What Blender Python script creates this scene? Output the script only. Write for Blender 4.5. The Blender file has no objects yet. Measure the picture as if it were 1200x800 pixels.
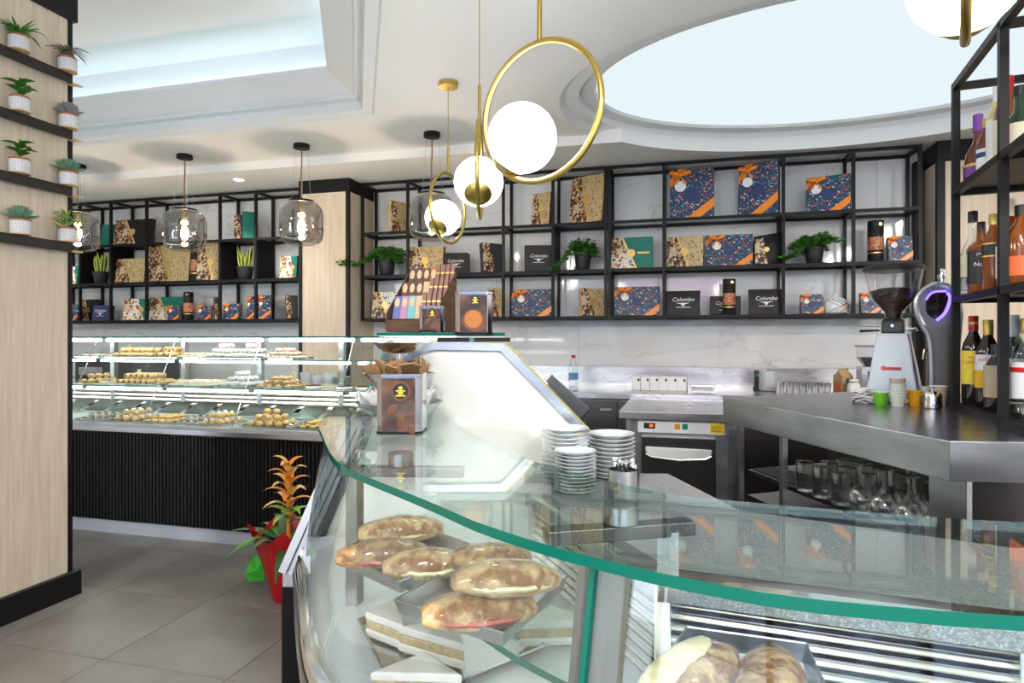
import bpy, bmesh, math, random
from mathutils import Vector, Matrix
random.seed(7)
R = math.radians
SC = bpy.context.scene
COL = SC.collection

# ------------------------------------------------------------------ camera, sky, exposure
F, H, CU, CV = 747.0, 1.32, 600.0, 397.0
cd = bpy.data.cameras.new('camera'); cam = bpy.data.objects.new('camera', cd); COL.objects.link(cam)
cam.location = (0, 0, H); cam.rotation_euler = (R(90), 0, R(15))
cd.sensor_width = 36; cd.lens = 36 * F / 1200; cd.shift_y = -3 / 1200.0; cd.clip_start = 0.02
SC.camera = cam
W = bpy.data.worlds.new('sky'); SC.world = W; W.use_nodes = True
bg = W.node_tree.nodes['Background']; bg.inputs[0].default_value = (0.78, 0.89, 1.0, 1); bg.inputs[1].default_value = 5.6
SC.view_settings.view_transform = 'Standard'; SC.view_settings.look = 'None'
SC.view_settings.gamma = 1; SC.view_settings.use_curve_mapping = False
SC.view_settings.exposure = 0.85
SC.cycles.transparent_max_bounces = 40; SC.cycles.max_bounces = 12; SC.cycles.transmission_bounces = 8; SC.cycles.glossy_bounces = 6
SC.cycles.sample_clamp_indirect = 6.0; SC.cycles.caustics_reflective = False; SC.cycles.caustics_refractive = False

# ------------------------------------------------------------------ geometry of the place: directions seen from the standing point
C15, S15 = math.cos(R(15)), math.sin(R(15))
def ray(u, v): a = (u - CU) / F; return Vector((-S15 + C15 * a, C15 + S15 * a, (CV - v) / F))
def att(u, v, t): return ray(u, v) * t + Vector((0, 0, H))
def atz(u, v, z): d = ray(u, v); return d * ((z - H) / d.z) + Vector((0, 0, H))
def aty(u, v, Y): d = ray(u, v); return d * (Y / d.y) + Vector((0, 0, H))

# ------------------------------------------------------------------ helpers
def link(o, parent=None):
    COL.objects.link(o)
    if parent: o.parent = parent
    return o
def thing(name, label, cat, loc=(0, 0, 0), rz=0.0, group=None, rx=0.0):
    o = bpy.data.objects.new(name, None); link(o); o.empty_display_size = 0.05
    o.location = loc; o.rotation_euler = (rx, 0, rz); tag(o, label, cat, group); return o
def tag(o, label=None, cat=None, group=None, kind=None):
    if label: o['label'] = label
    if cat: o['category'] = cat
    if group: o['group'] = group
    if kind: o['kind'] = kind
    return o
def struct(o): o['kind'] = 'structure'; return o
def copy_tree(o, parent=None):
    c = o.copy(); COL.objects.link(c); c.parent = parent
    for ch in list(o.children): copy_tree(ch, c)
    return c

class MB:
    def __init__(s): s.v = []; s.f = []; s.m = []; s.k = 0
    def add(s, vs, fs):
        b = len(s.v); s.v += [tuple(p) for p in vs]
        for f in fs: s.f.append([b + i for i in f]); s.m.append(s.k)
        return s
    def box(s, c, d, M=None):
        x, y, z = d[0] / 2, d[1] / 2, d[2] / 2
        vs = [Vector((i * x, j * y, k * z)) for k in (-1, 1) for j in (-1, 1) for i in (-1, 1)]
        if M is not None: vs = [M @ p for p in vs]
        vs = [p + Vector(c) for p in vs]
        return s.add(vs, [(0, 2, 3, 1), (4, 5, 7, 6), (0, 1, 5, 4), (2, 6, 7, 3), (0, 4, 6, 2), (1, 3, 7, 5)])
    def b2(s, x0, x1, y0, y1, z0, z1): return s.box(((x0 + x1) / 2, (y0 + y1) / 2, (z0 + z1) / 2), (x1 - x0, y1 - y0, z1 - z0))
    def prism(s, poly, z0, z1, top=None):
        n = len(poly); vs = [(p[0], p[1], z0) for p in poly] + [(p[0], p[1], z1) for p in (top or poly)]
        a = sum(poly[i][0] * poly[(i + 1) % n][1] - poly[(i + 1) % n][0] * poly[i][1] for i in range(n))
        fs = [tuple(reversed(range(n))), tuple(range(n, 2 * n))] + [(i, (i + 1) % n, n + (i + 1) % n, n + i) for i in range(n)]
        if a < 0: fs = [tuple(reversed(f)) for f in fs]
        return s.add(vs, fs)
    def slabx(s, poly, y0, y1):        # poly in (x,z), thickness along y
        n = len(poly); vs = [(p[0], y0, p[1]) for p in poly] + [(p[0], y1, p[1]) for p in poly]
        a = sum(poly[i][0] * poly[(i + 1) % n][1] - poly[(i + 1) % n][0] * poly[i][1] for i in range(n))
        fs = [tuple(range(n)), tuple(reversed(range(n, 2 * n)))] + [(i, n + i, n + (i + 1) % n, (i + 1) % n) for i in range(n)]
        if a < 0: fs = [tuple(reversed(f)) for f in fs]
        return s.add(vs, fs)
    def lathe(s, prof, n=24, c=(0, 0, 0), M=None, cap=True):
        vs = []
        for r, z in prof:
            for i in range(n):
                p = Vector((r * math.cos(2 * math.pi * i / n), r * math.sin(2 * math.pi * i / n), z))
                vs.append((M @ p if M is not None else p) + Vector(c))
        fs = []
        for j in range(len(prof) - 1):
            for i in range(n):
                k = (i + 1) % n; fs.append((j * n + i, j * n + k, (j + 1) * n + k, (j + 1) * n + i))
        if cap:
            fs.append(tuple(reversed(range(n)))); fs.append(tuple(range((len(prof) - 1) * n, len(prof) * n)))
        return s.add(vs, fs)
    def tube(s, pts, r, n=8, closed=False, rs=None):
        pts = [Vector(p) for p in pts]; m = len(pts); vs = []
        up = None
        for i, p in enumerate(pts):
            if closed: t = (pts[(i + 1) % m] - pts[i - 1])
            else: t = pts[min(i + 1, m - 1)] - pts[max(i - 1, 0)]
            t.normalize()
            if up is None: up = Vector((0, 0, 1)) if abs(t.z) < 0.9 else Vector((1, 0, 0))
            a = t.cross(up); a = a.normalized() if a.length > 1e-6 else Vector((1, 0, 0)); b = a.cross(t).normalized(); up = b
            rr = rs[i] if rs else r
            for k in range(n):
                q = 2 * math.pi * k / n; vs.append(p + (a * math.cos(q) + b * math.sin(q)) * rr)
        fs = []
        for i in range(m if closed else m - 1):
            j = (i + 1) % m
            for k in range(n): l = (k + 1) % n; fs.append((i * n + k, j * n + k, j * n + l, i * n + l))
        if not closed: fs.append(tuple(range(n))); fs.append(tuple(reversed(range((m - 1) * n, m * n))))
        return s.add(vs, fs)
    def sphere(s, c, r, n=16, m=10, sc=(1, 1, 1), M=None):
        vs = []; fs = []
        for j in range(1, m):
            th = math.pi * j / m
            for i in range(n):
                ph = 2 * math.pi * i / n; vs.append(Vector((r * sc[0] * math.sin(th) * math.cos(ph), r * sc[1] * math.sin(th) * math.sin(ph), r * sc[2] * math.cos(th))))
        vs += [Vector((0, 0, r * sc[2])), Vector((0, 0, -r * sc[2]))]
        for j in range(m - 2):
            for i in range(n): k = (i + 1) % n; fs.append((j * n + i, (j + 1) * n + i, (j + 1) * n + k, j * n + k))
        T = len(vs) - 2
        for i in range(n): k = (i + 1) % n; fs.append((i, k, T)); fs.append(((m - 2) * n + k, (m - 2) * n + i, T + 1))
        if M is not None: vs = [M @ p for p in vs]
        return s.add([p + Vector(c) for p in vs], fs)
    def loft(s, rings, closed=True, cap=True):
        n = len(rings[0]); vs = [p for r in rings for p in r]; fs = []
        for j in range(len(rings) - 1):
            for i in range(n if closed else n - 1):
                k = (i + 1) % n; fs.append((j * n + i, j * n + k, (j + 1) * n + k, (j + 1) * n + i))
        if cap and closed: fs.append(tuple(reversed(range(n)))); fs.append(tuple(range((len(rings) - 1) * n, len(rings) * n)))
        return s.add(vs, fs)
    def leaf(s, base, d, up, L, w, droop=0.3, n=5, fold=0.15, tip=1.0):
        d = Vector(d).normalized(); up = Vector(up).normalized(); sd = d.cross(up).normalized(); up = sd.cross(d).normalized()
        p = Vector(base); vs = []; cur = d.copy()
        for i in range(n + 1):
            q = i / n; ww = w * (math.sin(math.pi * (0.12 + 0.88 * q) ** tip)) ** 0.8 if i < n else 0.0005
            c = up * 1.0
            vs += [p - sd * ww / 2 + up * ww * fold, p, p + sd * ww / 2 + up * ww * fold]
            cur = (cur - Vector((0, 0, 1)) * droop / n * (1 + q)).normalized(); p = p + cur * L / n
        fs = []
        for i in range(n): a = i * 3; fs += [(a, a + 1, a + 4, a + 3), (a + 1, a + 2, a + 5, a + 4)]
        return s.add(vs, fs)
    def mesh(s, name, mats, smooth=False):
        me = bpy.data.meshes.new(name); me.from_pydata(s.v, [], s.f); me.validate()
        for m in (mats if isinstance(mats, (list, tuple)) else [mats]): me.materials.append(M_[m])
        if len(me.polygons) == len(s.m): me.polygons.foreach_set('material_index', s.m)
        if smooth:
            me.polygons.foreach_set('use_smooth', [True] * len(me.polygons))
            me.set_sharp_from_angle(angle=R(40))
        me.update(); return me
    def build(s, name, mats, parent=None, smooth=False, bevel=0, loc=None):
        o = link(bpy.data.objects.new(name, s.mesh(name, mats, smooth)), parent)
        if loc is not None: o.location = loc
        if bevel: b = o.modifiers.new('bevel', 'BEVEL'); b.width = bevel; b.segments = 2; b.limit_method = 'ANGLE'
        return o

UNIT = {}
def bar(name, mat, parent, x0, x1, y0, y1, z0, z1):          # one straight box-section piece
    if mat not in UNIT: UNIT[mat] = MB().box((0, 0, 0), (1, 1, 1)).mesh('bar_' + mat, mat)
    o = link(bpy.data.objects.new(name, UNIT[mat]), parent)
    o.location = ((x0 + x1) / 2, (y0 + y1) / 2, (z0 + z1) / 2); o.scale = (abs(x1 - x0), abs(y1 - y0), abs(z1 - z0)); return o
def text(parent, s, size, loc, rot, mat, name='lettering', ext=0.0004, al='CENTER', sx=1.0, shear=0):
    c = bpy.data.curves.new(name, 'FONT'); c.body = s; c.size = size; c.extrude = ext; c.align_x = al; c.align_y = 'CENTER'; c.shear = shear
    c.resolution_u = 3
    tmp = bpy.data.objects.new(name, c); COL.objects.link(tmp); me = bpy.data.meshes.new_from_object(tmp.evaluated_get(bpy.context.evaluated_depsgraph_get())); bpy.data.objects.remove(tmp)
    me.name = name; me.materials.clear(); me.materials.append(M_[mat]); o = link(bpy.data.objects.new(name, me), parent); o.location = loc; o.rotation_euler = rot; o.scale = (sx, 1, 1); return o
def smooth_curve(pts, per=4):
    P = [Vector((*p, 0)) if len(p) == 2 else Vector(p) for p in pts]; out = []
    for i in range(len(P) - 1):
        a, b, c, d = P[max(i - 1, 0)], P[i], P[i + 1], P[min(i + 2, len(P) - 1)]
        for k in range(per):
            t = k / per; out.append(0.5 * ((2 * b) + (c - a) * t + (2 * a - 5 * b + 4 * c - d) * t * t + (3 * b - a - 3 * c + d) * t ** 3))
    out.append(P[-1]); return out
def resample(P, n):
    L = [0]
    for i in range(1, len(P)): L.append(L[-1] + (P[i] - P[i - 1]).length)
    out = []; j = 0
    for k in range(n):
        s = L[-1] * k / (n - 1)
        while j < len(L) - 2 and L[j + 1] < s: j += 1
        q = (s - L[j]) / max(L[j + 1] - L[j], 1e-9); out.append(P[j].lerp(P[j + 1], min(1, max(0, q))))
    return out
def normals(P):
    out = []
    for i in range(len(P)):
        t = (P[min(i + 1, len(P) - 1)] - P[max(i - 1, 0)]).normalized(); out.append(Vector((t.y, -t.x, 0)))
    return out

# ------------------------------------------------------------------ materials
M_ = {}
def mat(name, col=(0.8, 0.8, 0.8), rough=0.5, metal=0.0, emit=None, es=0.0, spec=0.5, coat=0.0, trans=0.0, alpha=None, ior=1.45, sss=0):
    m = bpy.data.materials.new(name); m.use_nodes = True; b = m.node_tree.nodes['Principled BSDF']
    b.inputs['Base Color'].default_value = (*col, 1); b.inputs['Roughness'].default_value = rough; b.inputs['Metallic'].default_value = metal
    b.inputs['Specular IOR Level'].default_value = spec; b.inputs['Coat Weight'].default_value = coat; b.inputs['Coat Roughness'].default_value = 0.05
    b.inputs['Transmission Weight'].default_value = trans; b.inputs['IOR'].default_value = ior
    if emit: b.inputs['Emission Color'].default_value = (*emit, 1); b.inputs['Emission Strength'].default_value = es
    M_[name] = m; return m
def nodes(m): nt = m.node_tree; return nt, nt.nodes, nt.links, nt.nodes['Principled BSDF']
def coords(nt, scale=(1, 1, 1), kind='Object'):
    tc = nt.nodes.new('ShaderNodeTexCoord'); mp = nt.nodes.new('ShaderNodeMapping'); mp.inputs['Scale'].default_value = scale
    nt.links.new(tc.outputs[kind], mp.inputs[0]); return mp.outputs[0]
def ramp(nt, fac, stops, interp='LINEAR'):
    r = nt.nodes.new('ShaderNodeValToRGB'); r.color_ramp.interpolation = interp; e = r.color_ramp.elements
    while len(e) < len(stops): e.new(0.5)
    for i, (p, c) in enumerate(stops): e[i].position = p; e[i].color = (*c, 1)
    nt.links.new(fac, r.inputs[0]); return r.outputs[0]
def noisy(name, c0, c1, scale=8.0, stretch=(1, 1, 1), rough=0.5, metal=0.0, detail=5, bump=0.0, rr=None, coat=0.0, kind='Object', dist=0.0, lo=0.35, hi=0.65, spec=0.5):
    m = mat(name, c0, rough, metal, coat=coat, spec=spec); nt, N, L, b = nodes(m); v = coords(nt, stretch, kind)
    n = N.new('ShaderNodeTexNoise'); n.inputs['Scale'].default_value = scale; n.inputs['Detail'].default_value = detail; n.inputs['Distortion'].default_value = dist
    L.new(v, n.inputs['Vector']); L.new(ramp(nt, n.outputs['Fac'], [(lo, c0), (hi, c1)]), b.inputs['Base Color'])
    if bump: bp = N.new('ShaderNodeBump'); bp.inputs['Strength'].default_value = bump; bp.inputs['Distance'].default_value = 0.01; L.new(n.outputs['Fac'], bp.inputs['Height']); L.new(bp.outputs[0], b.inputs['Normal'])
    if rr: mr = N.new('ShaderNodeMapRange'); mr.inputs['To Min'].default_value = rr[0]; mr.inputs['To Max'].default_value = rr[1]; L.new(n.outputs['Fac'], mr.inputs[0]); L.new(mr.outputs[0], b.inputs['Roughness'])
    return m
def voro(name, stops, scale, rough=0.4, edge=None, coat=0.0, stretch=(1, 1, 1), interp='CONSTANT', edge_at=0.5, rnd=1.0, warp=0.0):
    m = mat(name, (0.5, 0.5, 0.5), rough, coat=coat); nt, N, L, b = nodes(m); v = coords(nt, stretch)
    if warp:
        nz = N.new('ShaderNodeTexNoise'); nz.inputs['Scale'].default_value = scale * 0.7; L.new(v, nz.inputs['Vector'])
        mx = N.new('ShaderNodeMixRGB'); mx.inputs[0].default_value = warp; L.new(v, mx.inputs[1]); L.new(nz.outputs['Color'], mx.inputs[2]); v = mx.outputs[0]
    vo = N.new('ShaderNodeTexVoronoi'); vo.inputs['Scale'].default_value = scale; vo.inputs['Randomness'].default_value = rnd; L.new(v, vo.inputs['Vector'])
    sp = N.new('ShaderNodeSeparateColor'); L.new(vo.outputs['Color'], sp.inputs[0]); c = ramp(nt, sp.outputs[0], stops, interp)
    if edge:
        cmp = N.new('ShaderNodeMath'); cmp.operation = 'GREATER_THAN'; cmp.inputs[1].default_value = edge_at; L.new(vo.outputs['Distance'], cmp.inputs[0])
        mx = N.new('ShaderNodeMixRGB'); mx.inputs[2].default_value = (*edge, 1); L.new(cmp.outputs[0], mx.inputs[0]); L.new(c, mx.inputs[1]); c = mx.outputs[0]
    L.new(c, b.inputs['Base Color']); return m
def glass(name, tint=(0.93, 0.98, 0.96), refl=0.9, base=0.04, rough=0.0, power=5.0, gl=(1, 1, 1)):
    m = bpy.data.materials.new(name); m.use_nodes = True; nt = m.node_tree; N, L = nt.nodes, nt.links; N.clear()
    o = N.new('ShaderNodeOutputMaterial'); mx = N.new('ShaderNodeMixShader'); t = N.new('ShaderNodeBsdfTransparent'); g = N.new('ShaderNodeBsdfGlossy')
    t.inputs[0].default_value = (*tint, 1); g.inputs['Color'].default_value = (*gl, 1); g.inputs['Roughness'].default_value = rough
    lw = N.new('ShaderNodeLayerWeight'); lw.inputs[0].default_value = 0.5
    p = N.new('ShaderNodeMath'); p.operation = 'POWER'; p.inputs[1].default_value = power; L.new(lw.outputs['Facing'], p.inputs[0])
    a = N.new('ShaderNodeMath'); a.operation = 'MULTIPLY_ADD'; a.inputs[1].default_value = refl; a.inputs[2].default_value = base; L.new(p.outputs[0], a.inputs[0])
    L.new(a.outputs[0], mx.inputs[0]); L.new(t.outputs[0], mx.inputs[1]); L.new(g.outputs[0], mx.inputs[2]); L.new(mx.outputs[0], o.inputs[0])
    M_[name] = m; return m
def emis(name, col, s):
    m = bpy.data.materials.new(name); m.use_nodes = True; nt = m.node_tree; nt.nodes.clear()
    o = nt.nodes.new('ShaderNodeOutputMaterial'); e = nt.nodes.new('ShaderNodeEmission'); e.inputs[0].default_value = (*col, 1); e.inputs[1].default_value = s
    nt.links.new(e.outputs[0], o.inputs[0]); M_[name] = m; return m

noisy('wood', (0.62, 0.50, 0.37), (0.72, 0.60, 0.47), 6, (7, 7, 0.5), 0.45, bump=0.02)
noisy('wood2', (0.59, 0.475, 0.35), (0.69, 0.575, 0.45), 5, (8, 8, 0.45), 0.45, bump=0.02)
noisy('walnut', (0.06, 0.025, 0.01), (0.12, 0.055, 0.025), 12, (1, 1, 6), 0.5)
noisy('oak_base', (0.62, 0.40, 0.18), (0.72, 0.48, 0.24), 14, (1, 6, 1), 0.5)
mat('black_metal', (0.010, 0.009, 0.009), 0.42, spec=0.22); mat('black_matte', (0.007, 0.006, 0.006), 0.6, spec=0.15); mat('brown_metal', (0.030, 0.023, 0.019), 0.45, spec=0.3)
mat('white_paint', (0.83, 0.82, 0.81), 0.6); mat('cove_paint', (0.80, 0.80, 0.81), 0.6); mat('grey_plinth', (0.42, 0.44, 0.48), 0.4, 0.3)
mat('shadow_gap', (0.3, 0.29, 0.28), 0.7); mat('grout', (0.20, 0.185, 0.17), 0.85); mat('tile_joint', (0.62, 0.62, 0.63), 0.6)
def marble():
    m = mat('marble', (0.8, 0.8, 0.8), 0.07, coat=0.3); nt, N, L, b = nodes(m); v = coords(nt, (0.55, 1, 1.1), 'Object'); v.node.inputs['Rotation'].default_value = (0, R(32), 0)
    w = N.new('ShaderNodeTexNoise'); w.inputs['Scale'].default_value = 1.6; w.inputs['Detail'].default_value = 6; w.inputs['Distortion'].default_value = 0.5; L.new(v, w.inputs['Vector'])
    s = N.new('ShaderNodeMath'); s.operation = 'SUBTRACT'; s.inputs[1].default_value = 0.5; L.new(w.outputs['Fac'], s.inputs[0])
    a = N.new('ShaderNodeMath'); a.operation = 'ABSOLUTE'; L.new(s.outputs[0], a.inputs[0])
    L.new(ramp(nt, a.outputs[0], [(0.0, (0.66, 0.63, 0.59)), (0.004, (0.74, 0.73, 0.72)), (0.012, (0.79, 0.79, 0.80)), (0.2, (0.76, 0.765, 0.78))]), b.inputs['Base Color'])
marble()
for i in range(3):
    k = 0.94 + 0.05 * i
    noisy('floor_tile%d' % i, (0.150 * k, 0.134 * k, 0.119 * k), (0.255 * k, 0.235 * k, 0.215 * k), 2.6, (1, 1, 1), 0.42, detail=9, bump=0.02, rr=(0.3, 0.5), lo=0.3, hi=0.7)
noisy('steel', (0.52, 0.52, 0.53), (0.60, 0.60, 0.61), 3, (1, 1, 5), 0.28, 1.0, rr=(0.2, 0.32), detail=2)
noisy('steel_top', (0.36, 0.37, 0.40), (0.44, 0.45, 0.48), 3, (1, 5, 1), 0.25, 1.0, rr=(0.16, 0.28), detail=2)
noisy('steel_worn', (0.42, 0.43, 0.45), (0.54, 0.55, 0.57), 5, (1, 1, 4), 0.3, 1.0, rr=(0.24, 0.36), detail=6)
mat('steel_dark', (0.16, 0.15, 0.145), 0.28, 1.0); mat('chrome', (0.78, 0.77, 0.75), 0.08, 1.0); mat('louvre', (0.76, 0.71, 0.65), 0.16, 1.0)
mat('post_steel', (0.30, 0.29, 0.285), 0.25, 1.0); mat('post_grey', (0.20, 0.195, 0.19), 0.42, 0.75); mat('alu', (0.70, 0.71, 0.73), 0.34, 0.85); mat('brass', (0.58, 0.43, 0.12), 0.3, 1.0); mat('gold_trim', (0.55, 0.44, 0.12), 0.3, 1.0)
mat('panel_white', (0.74, 0.74, 0.69), 0.12, coat=0.5); mat('deck_white', (0.75, 0.77, 0.78), 0.3, 0.3)
voro('granite', [(0, (0.20, 0.21, 0.22)), (0.4, (0.27, 0.27, 0.28)), (0.7, (0.33, 0.33, 0.34)), (0.92, (0.45, 0.44, 0.43))], 420, 0.3)
glass('glass', (0.955, 0.985, 0.975)); glass('glass_top', (0.90, 0.965, 0.945), 0.95, 0.035); glass('glass_clear', (0.97, 0.975, 0.975), 0.8, 0.05)
glass('glass_front', (0.95, 0.98, 0.985), 0.85, 0.08, gl=(0.85, 0.92, 1.0))
glass('glass_smoke', (0.58, 0.55, 0.53), 0.75, 0.15, power=2.6); glass('glass_shelf', (0.9, 0.96, 0.94), 0.7, 0.05); glass('hopper', (0.86, 0.86, 0.87), 0.6, 0.05, power=3)
glass('film', (0.98, 0.98, 0.98), 0.35, 0.03, 0.12, power=2.5)
mat('glass_edge', (0.0, 0.115, 0.080), 0.15, spec=0.4); mat('glass_edge_pale', (0.06, 0.24, 0.19), 0.2); glass('glass_back_edge', (0.75, 0.90, 0.85), 0.5, 0.10)
emis('led', (0.95, 0.98, 1.0), 10.0); emis('oval_light', (0.83, 0.945, 1.0), 0.54); emis('cove_led', (0.70, 0.92, 1.0), 3.6)
emis('globe', (1.0, 0.985, 0.95), 12.0); emis('filament', (1.0, 0.55, 0.16), 4.5); emis('downlight', (1.0, 0.97, 0.92), 9.0); emis('blue_led', (0.10, 0.06, 1.0), 4.0); emis('red_digits', (1.0, 0.10, 0.02), 2.5)
mat('copper_wire', (0.30, 0.16, 0.08), 0.4, 0.6)
# packaging
voro('confetti', [(0, (0.004, 0.040, 0.105)), (0.24, (0.005, 0.085, 0.19)), (0.40, (0.0, 0.22, 0.27)), (0.56, (0.66, 0.14, 0.02)), (0.68, (0.40, 0.02, 0.03)), (0.77, (0.70, 0.26, 0.04)), (0.85, (0.005, 0.07, 0.17)), (0.93, (0.66, 0.62, 0.58))], 80, 0.4, (0.004, 0.038, 0.10), edge_at=0.5)
voro('choc_print', [(0, (0.05, 0.018, 0.01)), (0.28, (0.14, 0.05, 0.02)), (0.45, (0.42, 0.22, 0.09)), (0.6, (0.62, 0.50, 0.38)), (0.76, (0.10, 0.045, 0.03)), (0.88, (0.62, 0.44, 0.18))], 55, 0.35, warp=0.03)
voro('gold_print', [(0, (0.50, 0.36, 0.17)), (0.5, (0.58, 0.44, 0.24)), (0.78, (0.22, 0.13, 0.05)), (0.88, (0.62, 0.50, 0.30))], 90, 0.35, warp=0.02)
voro('silver_print', [(0, (0.72, 0.70, 0.66)), (0.6, (0.05, 0.04, 0.04)), (0.75, (0.80, 0.78, 0.74))], 80, 0.3)
voro('white_choc_print', [(0, (0.70, 0.66, 0.62)), (0.4, (0.78, 0.74, 0.70)), (0.62, (0.25, 0.09, 0.08)), (0.75, (0.55, 0.12, 0.10)), (0.86, (0.70, 0.58, 0.10)), (0.93, (0.05, 0.03, 0.03))], 48, 0.3)
mat('box_navy', (0.02, 0.035, 0.10), 0.35); mat('box_black', (0.012, 0.009, 0.009), 0.4, spec=0.3); mat('box_green', (0.0, 0.16, 0.12), 0.4); mat('box_brown', (0.09, 0.055, 0.04), 0.4); mat('box_gold', (0.58, 0.43, 0.20), 0.32, 0.2)
mat('box_slate', (0.045, 0.048, 0.055), 0.4, spec=0.3); mat('orange_satin', (0.90, 0.26, 0.015), 0.3); mat('tag_white', (0.82, 0.82, 0.82), 0.5); mat('gold_foil', (0.80, 0.56, 0.20), 0.28, 0.8); mat('silver_ink', (0.75, 0.75, 0.76), 0.35)
voro('copper_label', [(0, (0.42, 0.13, 0.05)), (0.5, (0.55, 0.22, 0.10)), (0.8, (0.16, 0.04, 0.03)), (0.93, (0.8, 0.5, 0.3))], 130, 0.35)
mat('white_plastic', (0.80, 0.81, 0.83), 0.35); mat('porcelain', (0.70, 0.75, 0.77), 0.14, coat=0.4); mat('paper_white', (0.80, 0.80, 0.79), 0.7); mat('kraft', (0.34, 0.20, 0.09), 0.7); mat('kraft_carton', (0.50, 0.33, 0.17), 0.65)
mat('leaf_green', (0.065, 0.22, 0.03), 0.45, spec=0.3); mat('leaf_dark', (0.03, 0.10, 0.025), 0.45, spec=0.3); mat('leaf_light', (0.20, 0.36, 0.06), 0.45, spec=0.3); mat('leaf_succulent', (0.17, 0.31, 0.19), 0.5, spec=0.3); mat('leaf_grey', (0.27, 0.27, 0.27), 0.55); mat('leaf_purple', (0.11, 0.075, 0.05), 0.5)
mat('leaf_yellow', (0.55, 0.50, 0.06), 0.4); mat('bract_orange', (0.70, 0.22, 0.03), 0.42); mat('bract_yellow', (0.72, 0.42, 0.08), 0.42); mat('wrap_red', (0.36, 0.006, 0.01), 0.4); mat('wrap_green', (0.03, 0.36, 0.02), 0.4)
mat('terracotta', (0.42, 0.14, 0.06), 0.7); mat('pot_black', (0.022, 0.022, 0.024), 0.5); mat('soil', (0.03, 0.02, 0.015), 0.9)
voro('pot_white', [(0, (0.72, 0.72, 0.73)), (0.5, (0.66, 0.66, 0.68))], 150, 0.6, (0.55, 0.55, 0.57), edge_at=0.55, rnd=0.25)
noisy('pastry_gold', (0.68, 0.36, 0.09), (0.85, 0.60, 0.24), 60, rough=0.5); noisy('pastry_pale', (0.80, 0.66, 0.45), (0.86, 0.78, 0.62), 60, rough=0.6)
noisy('pastry_sugar', (0.82, 0.80, 0.77), (0.62, 0.46, 0.30), 45, rough=0.8, lo=0.5, hi=0.75); noisy('pastry_brown', (0.42, 0.20, 0.07), (0.66, 0.40, 0.16), 55, rough=0.5); mat('pastry_choc', (0.06, 0.025, 0.015), 0.35); mat('jam_red', (0.42, 0.02, 0.015), 0.2); mat('cream', (0.85, 0.80, 0.70), 0.5); mat('custard', (0.85, 0.55, 0.08), 0.35)
noisy('crust', (0.26, 0.105, 0.025), (0.62, 0.42, 0.20), 42, rough=0.6, detail=10, bump=1.0, lo=0.40, hi=0.58, coat=0.0)
noisy('crust_dark', (0.16, 0.065, 0.02), (0.46, 0.28, 0.11), 50, rough=0.6, detail=10, bump=1.0, lo=0.38, hi=0.6, coat=0.0)
mat('ham', (0.50, 0.09, 0.07), 0.3); mat('cheese', (0.80, 0.72, 0.45), 0.4); noisy('tramezzino', (0.84, 0.81, 0.74), (0.80, 0.75, 0.66), 40, rough=0.8); noisy('filling', (0.62, 0.50, 0.25), (0.45, 0.30, 0.16), 70, rough=0.5)
noisy('tin_print', (0.045, 0.022, 0.012), (0.20, 0.09, 0.04), 18, rough=0.3, metal=0.3, detail=2, coat=0.4, lo=0.45, hi=0.75); mat('tin_metal', (0.55, 0.56, 0.62), 0.12, 1.0); mat('emblem_black', (0.008, 0.008, 0.008), 0.4); mat('emblem_yellow', (0.85, 0.62, 0.02), 0.4); mat('bean_brown', (0.13, 0.05, 0.02), 0.4); mat('coffee_orange', (0.42, 0.14, 0.018), 0.35); mat('ring_brown', (0.16, 0.05, 0.02), 0.4)
mat('bar_purple', (0.40, 0.20, 0.33), 0.4); mat('bar_teal', (0.15, 0.40, 0.42), 0.4); mat('bar_blue', (0.12, 0.14, 0.35), 0.4); mat('bar_brown', (0.10, 0.05, 0.035), 0.3); mat('bar_tan', (0.55, 0.40, 0.25), 0.4); mat('bar_rose', (0.22, 0.11, 0.085), 0.3)
# bar
mat('machine_white', (0.52, 0.58, 0.64), 0.2, coat=0.5); mat('machine_side', (0.10, 0.12, 0.22), 0.3, coat=0.3); mat('black_plastic', (0.02, 0.02, 0.022), 0.35); mat('badge_red', (0.65, 0.01, 0.01), 0.3)
voro('beans', [(0, (0.02, 0.010, 0.006)), (0.5, (0.05, 0.024, 0.014)), (0.8, (0.085, 0.045, 0.028))], 110, 0.4)
mat('tap_silver', (0.50, 0.52, 0.56), 0.25, 0.7); mat('tap_grey', (0.14, 0.145, 0.155), 0.3, 0.4); mat('cup_green', (0.16, 0.50, 0.03), 0.4); mat('cup_yellow', (0.78, 0.38, 0.01), 0.3); mat('cup_beige', (0.50, 0.41, 0.33), 0.6); mat('cup_pale', (0.62, 0.68, 0.58), 0.6)
mat('liquor_dark', (0.012, 0.008, 0.008), 0.08, coat=0.6); mat('liquor_amber', (0.24, 0.06, 0.008), 0.08, coat=0.6); mat('liquor_cognac', (0.14, 0.025, 0.006), 0.08, coat=0.6); mat('liquor_green', (0.02, 0.05, 0.025), 0.1, coat=0.6); mat('liquor_pale', (0.62, 0.55, 0.20), 0.1, coat=0.6)
glass('glassware', (0.90, 0.90, 0.90), 0.8, 0.16, power=1.6); glass('bottle_clear', (0.90, 0.93, 0.93), 0.7, 0.07, power=2.5)
mat('label_yellow', (0.78, 0.62, 0.06), 0.5); mat('label_cream', (0.74, 0.68, 0.52), 0.5); mat('label_white', (0.78, 0.79, 0.80), 0.5); mat('label_black', (0.015, 0.015, 0.016), 0.4); mat('label_tan', (0.48, 0.40, 0.26), 0.5); mat('label_orange', (0.80, 0.16, 0.04), 0.5); mat('label_amber', (0.80, 0.45, 0.03), 0.5); mat('label_purple', (0.16, 0.04, 0.28), 0.4)
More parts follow.
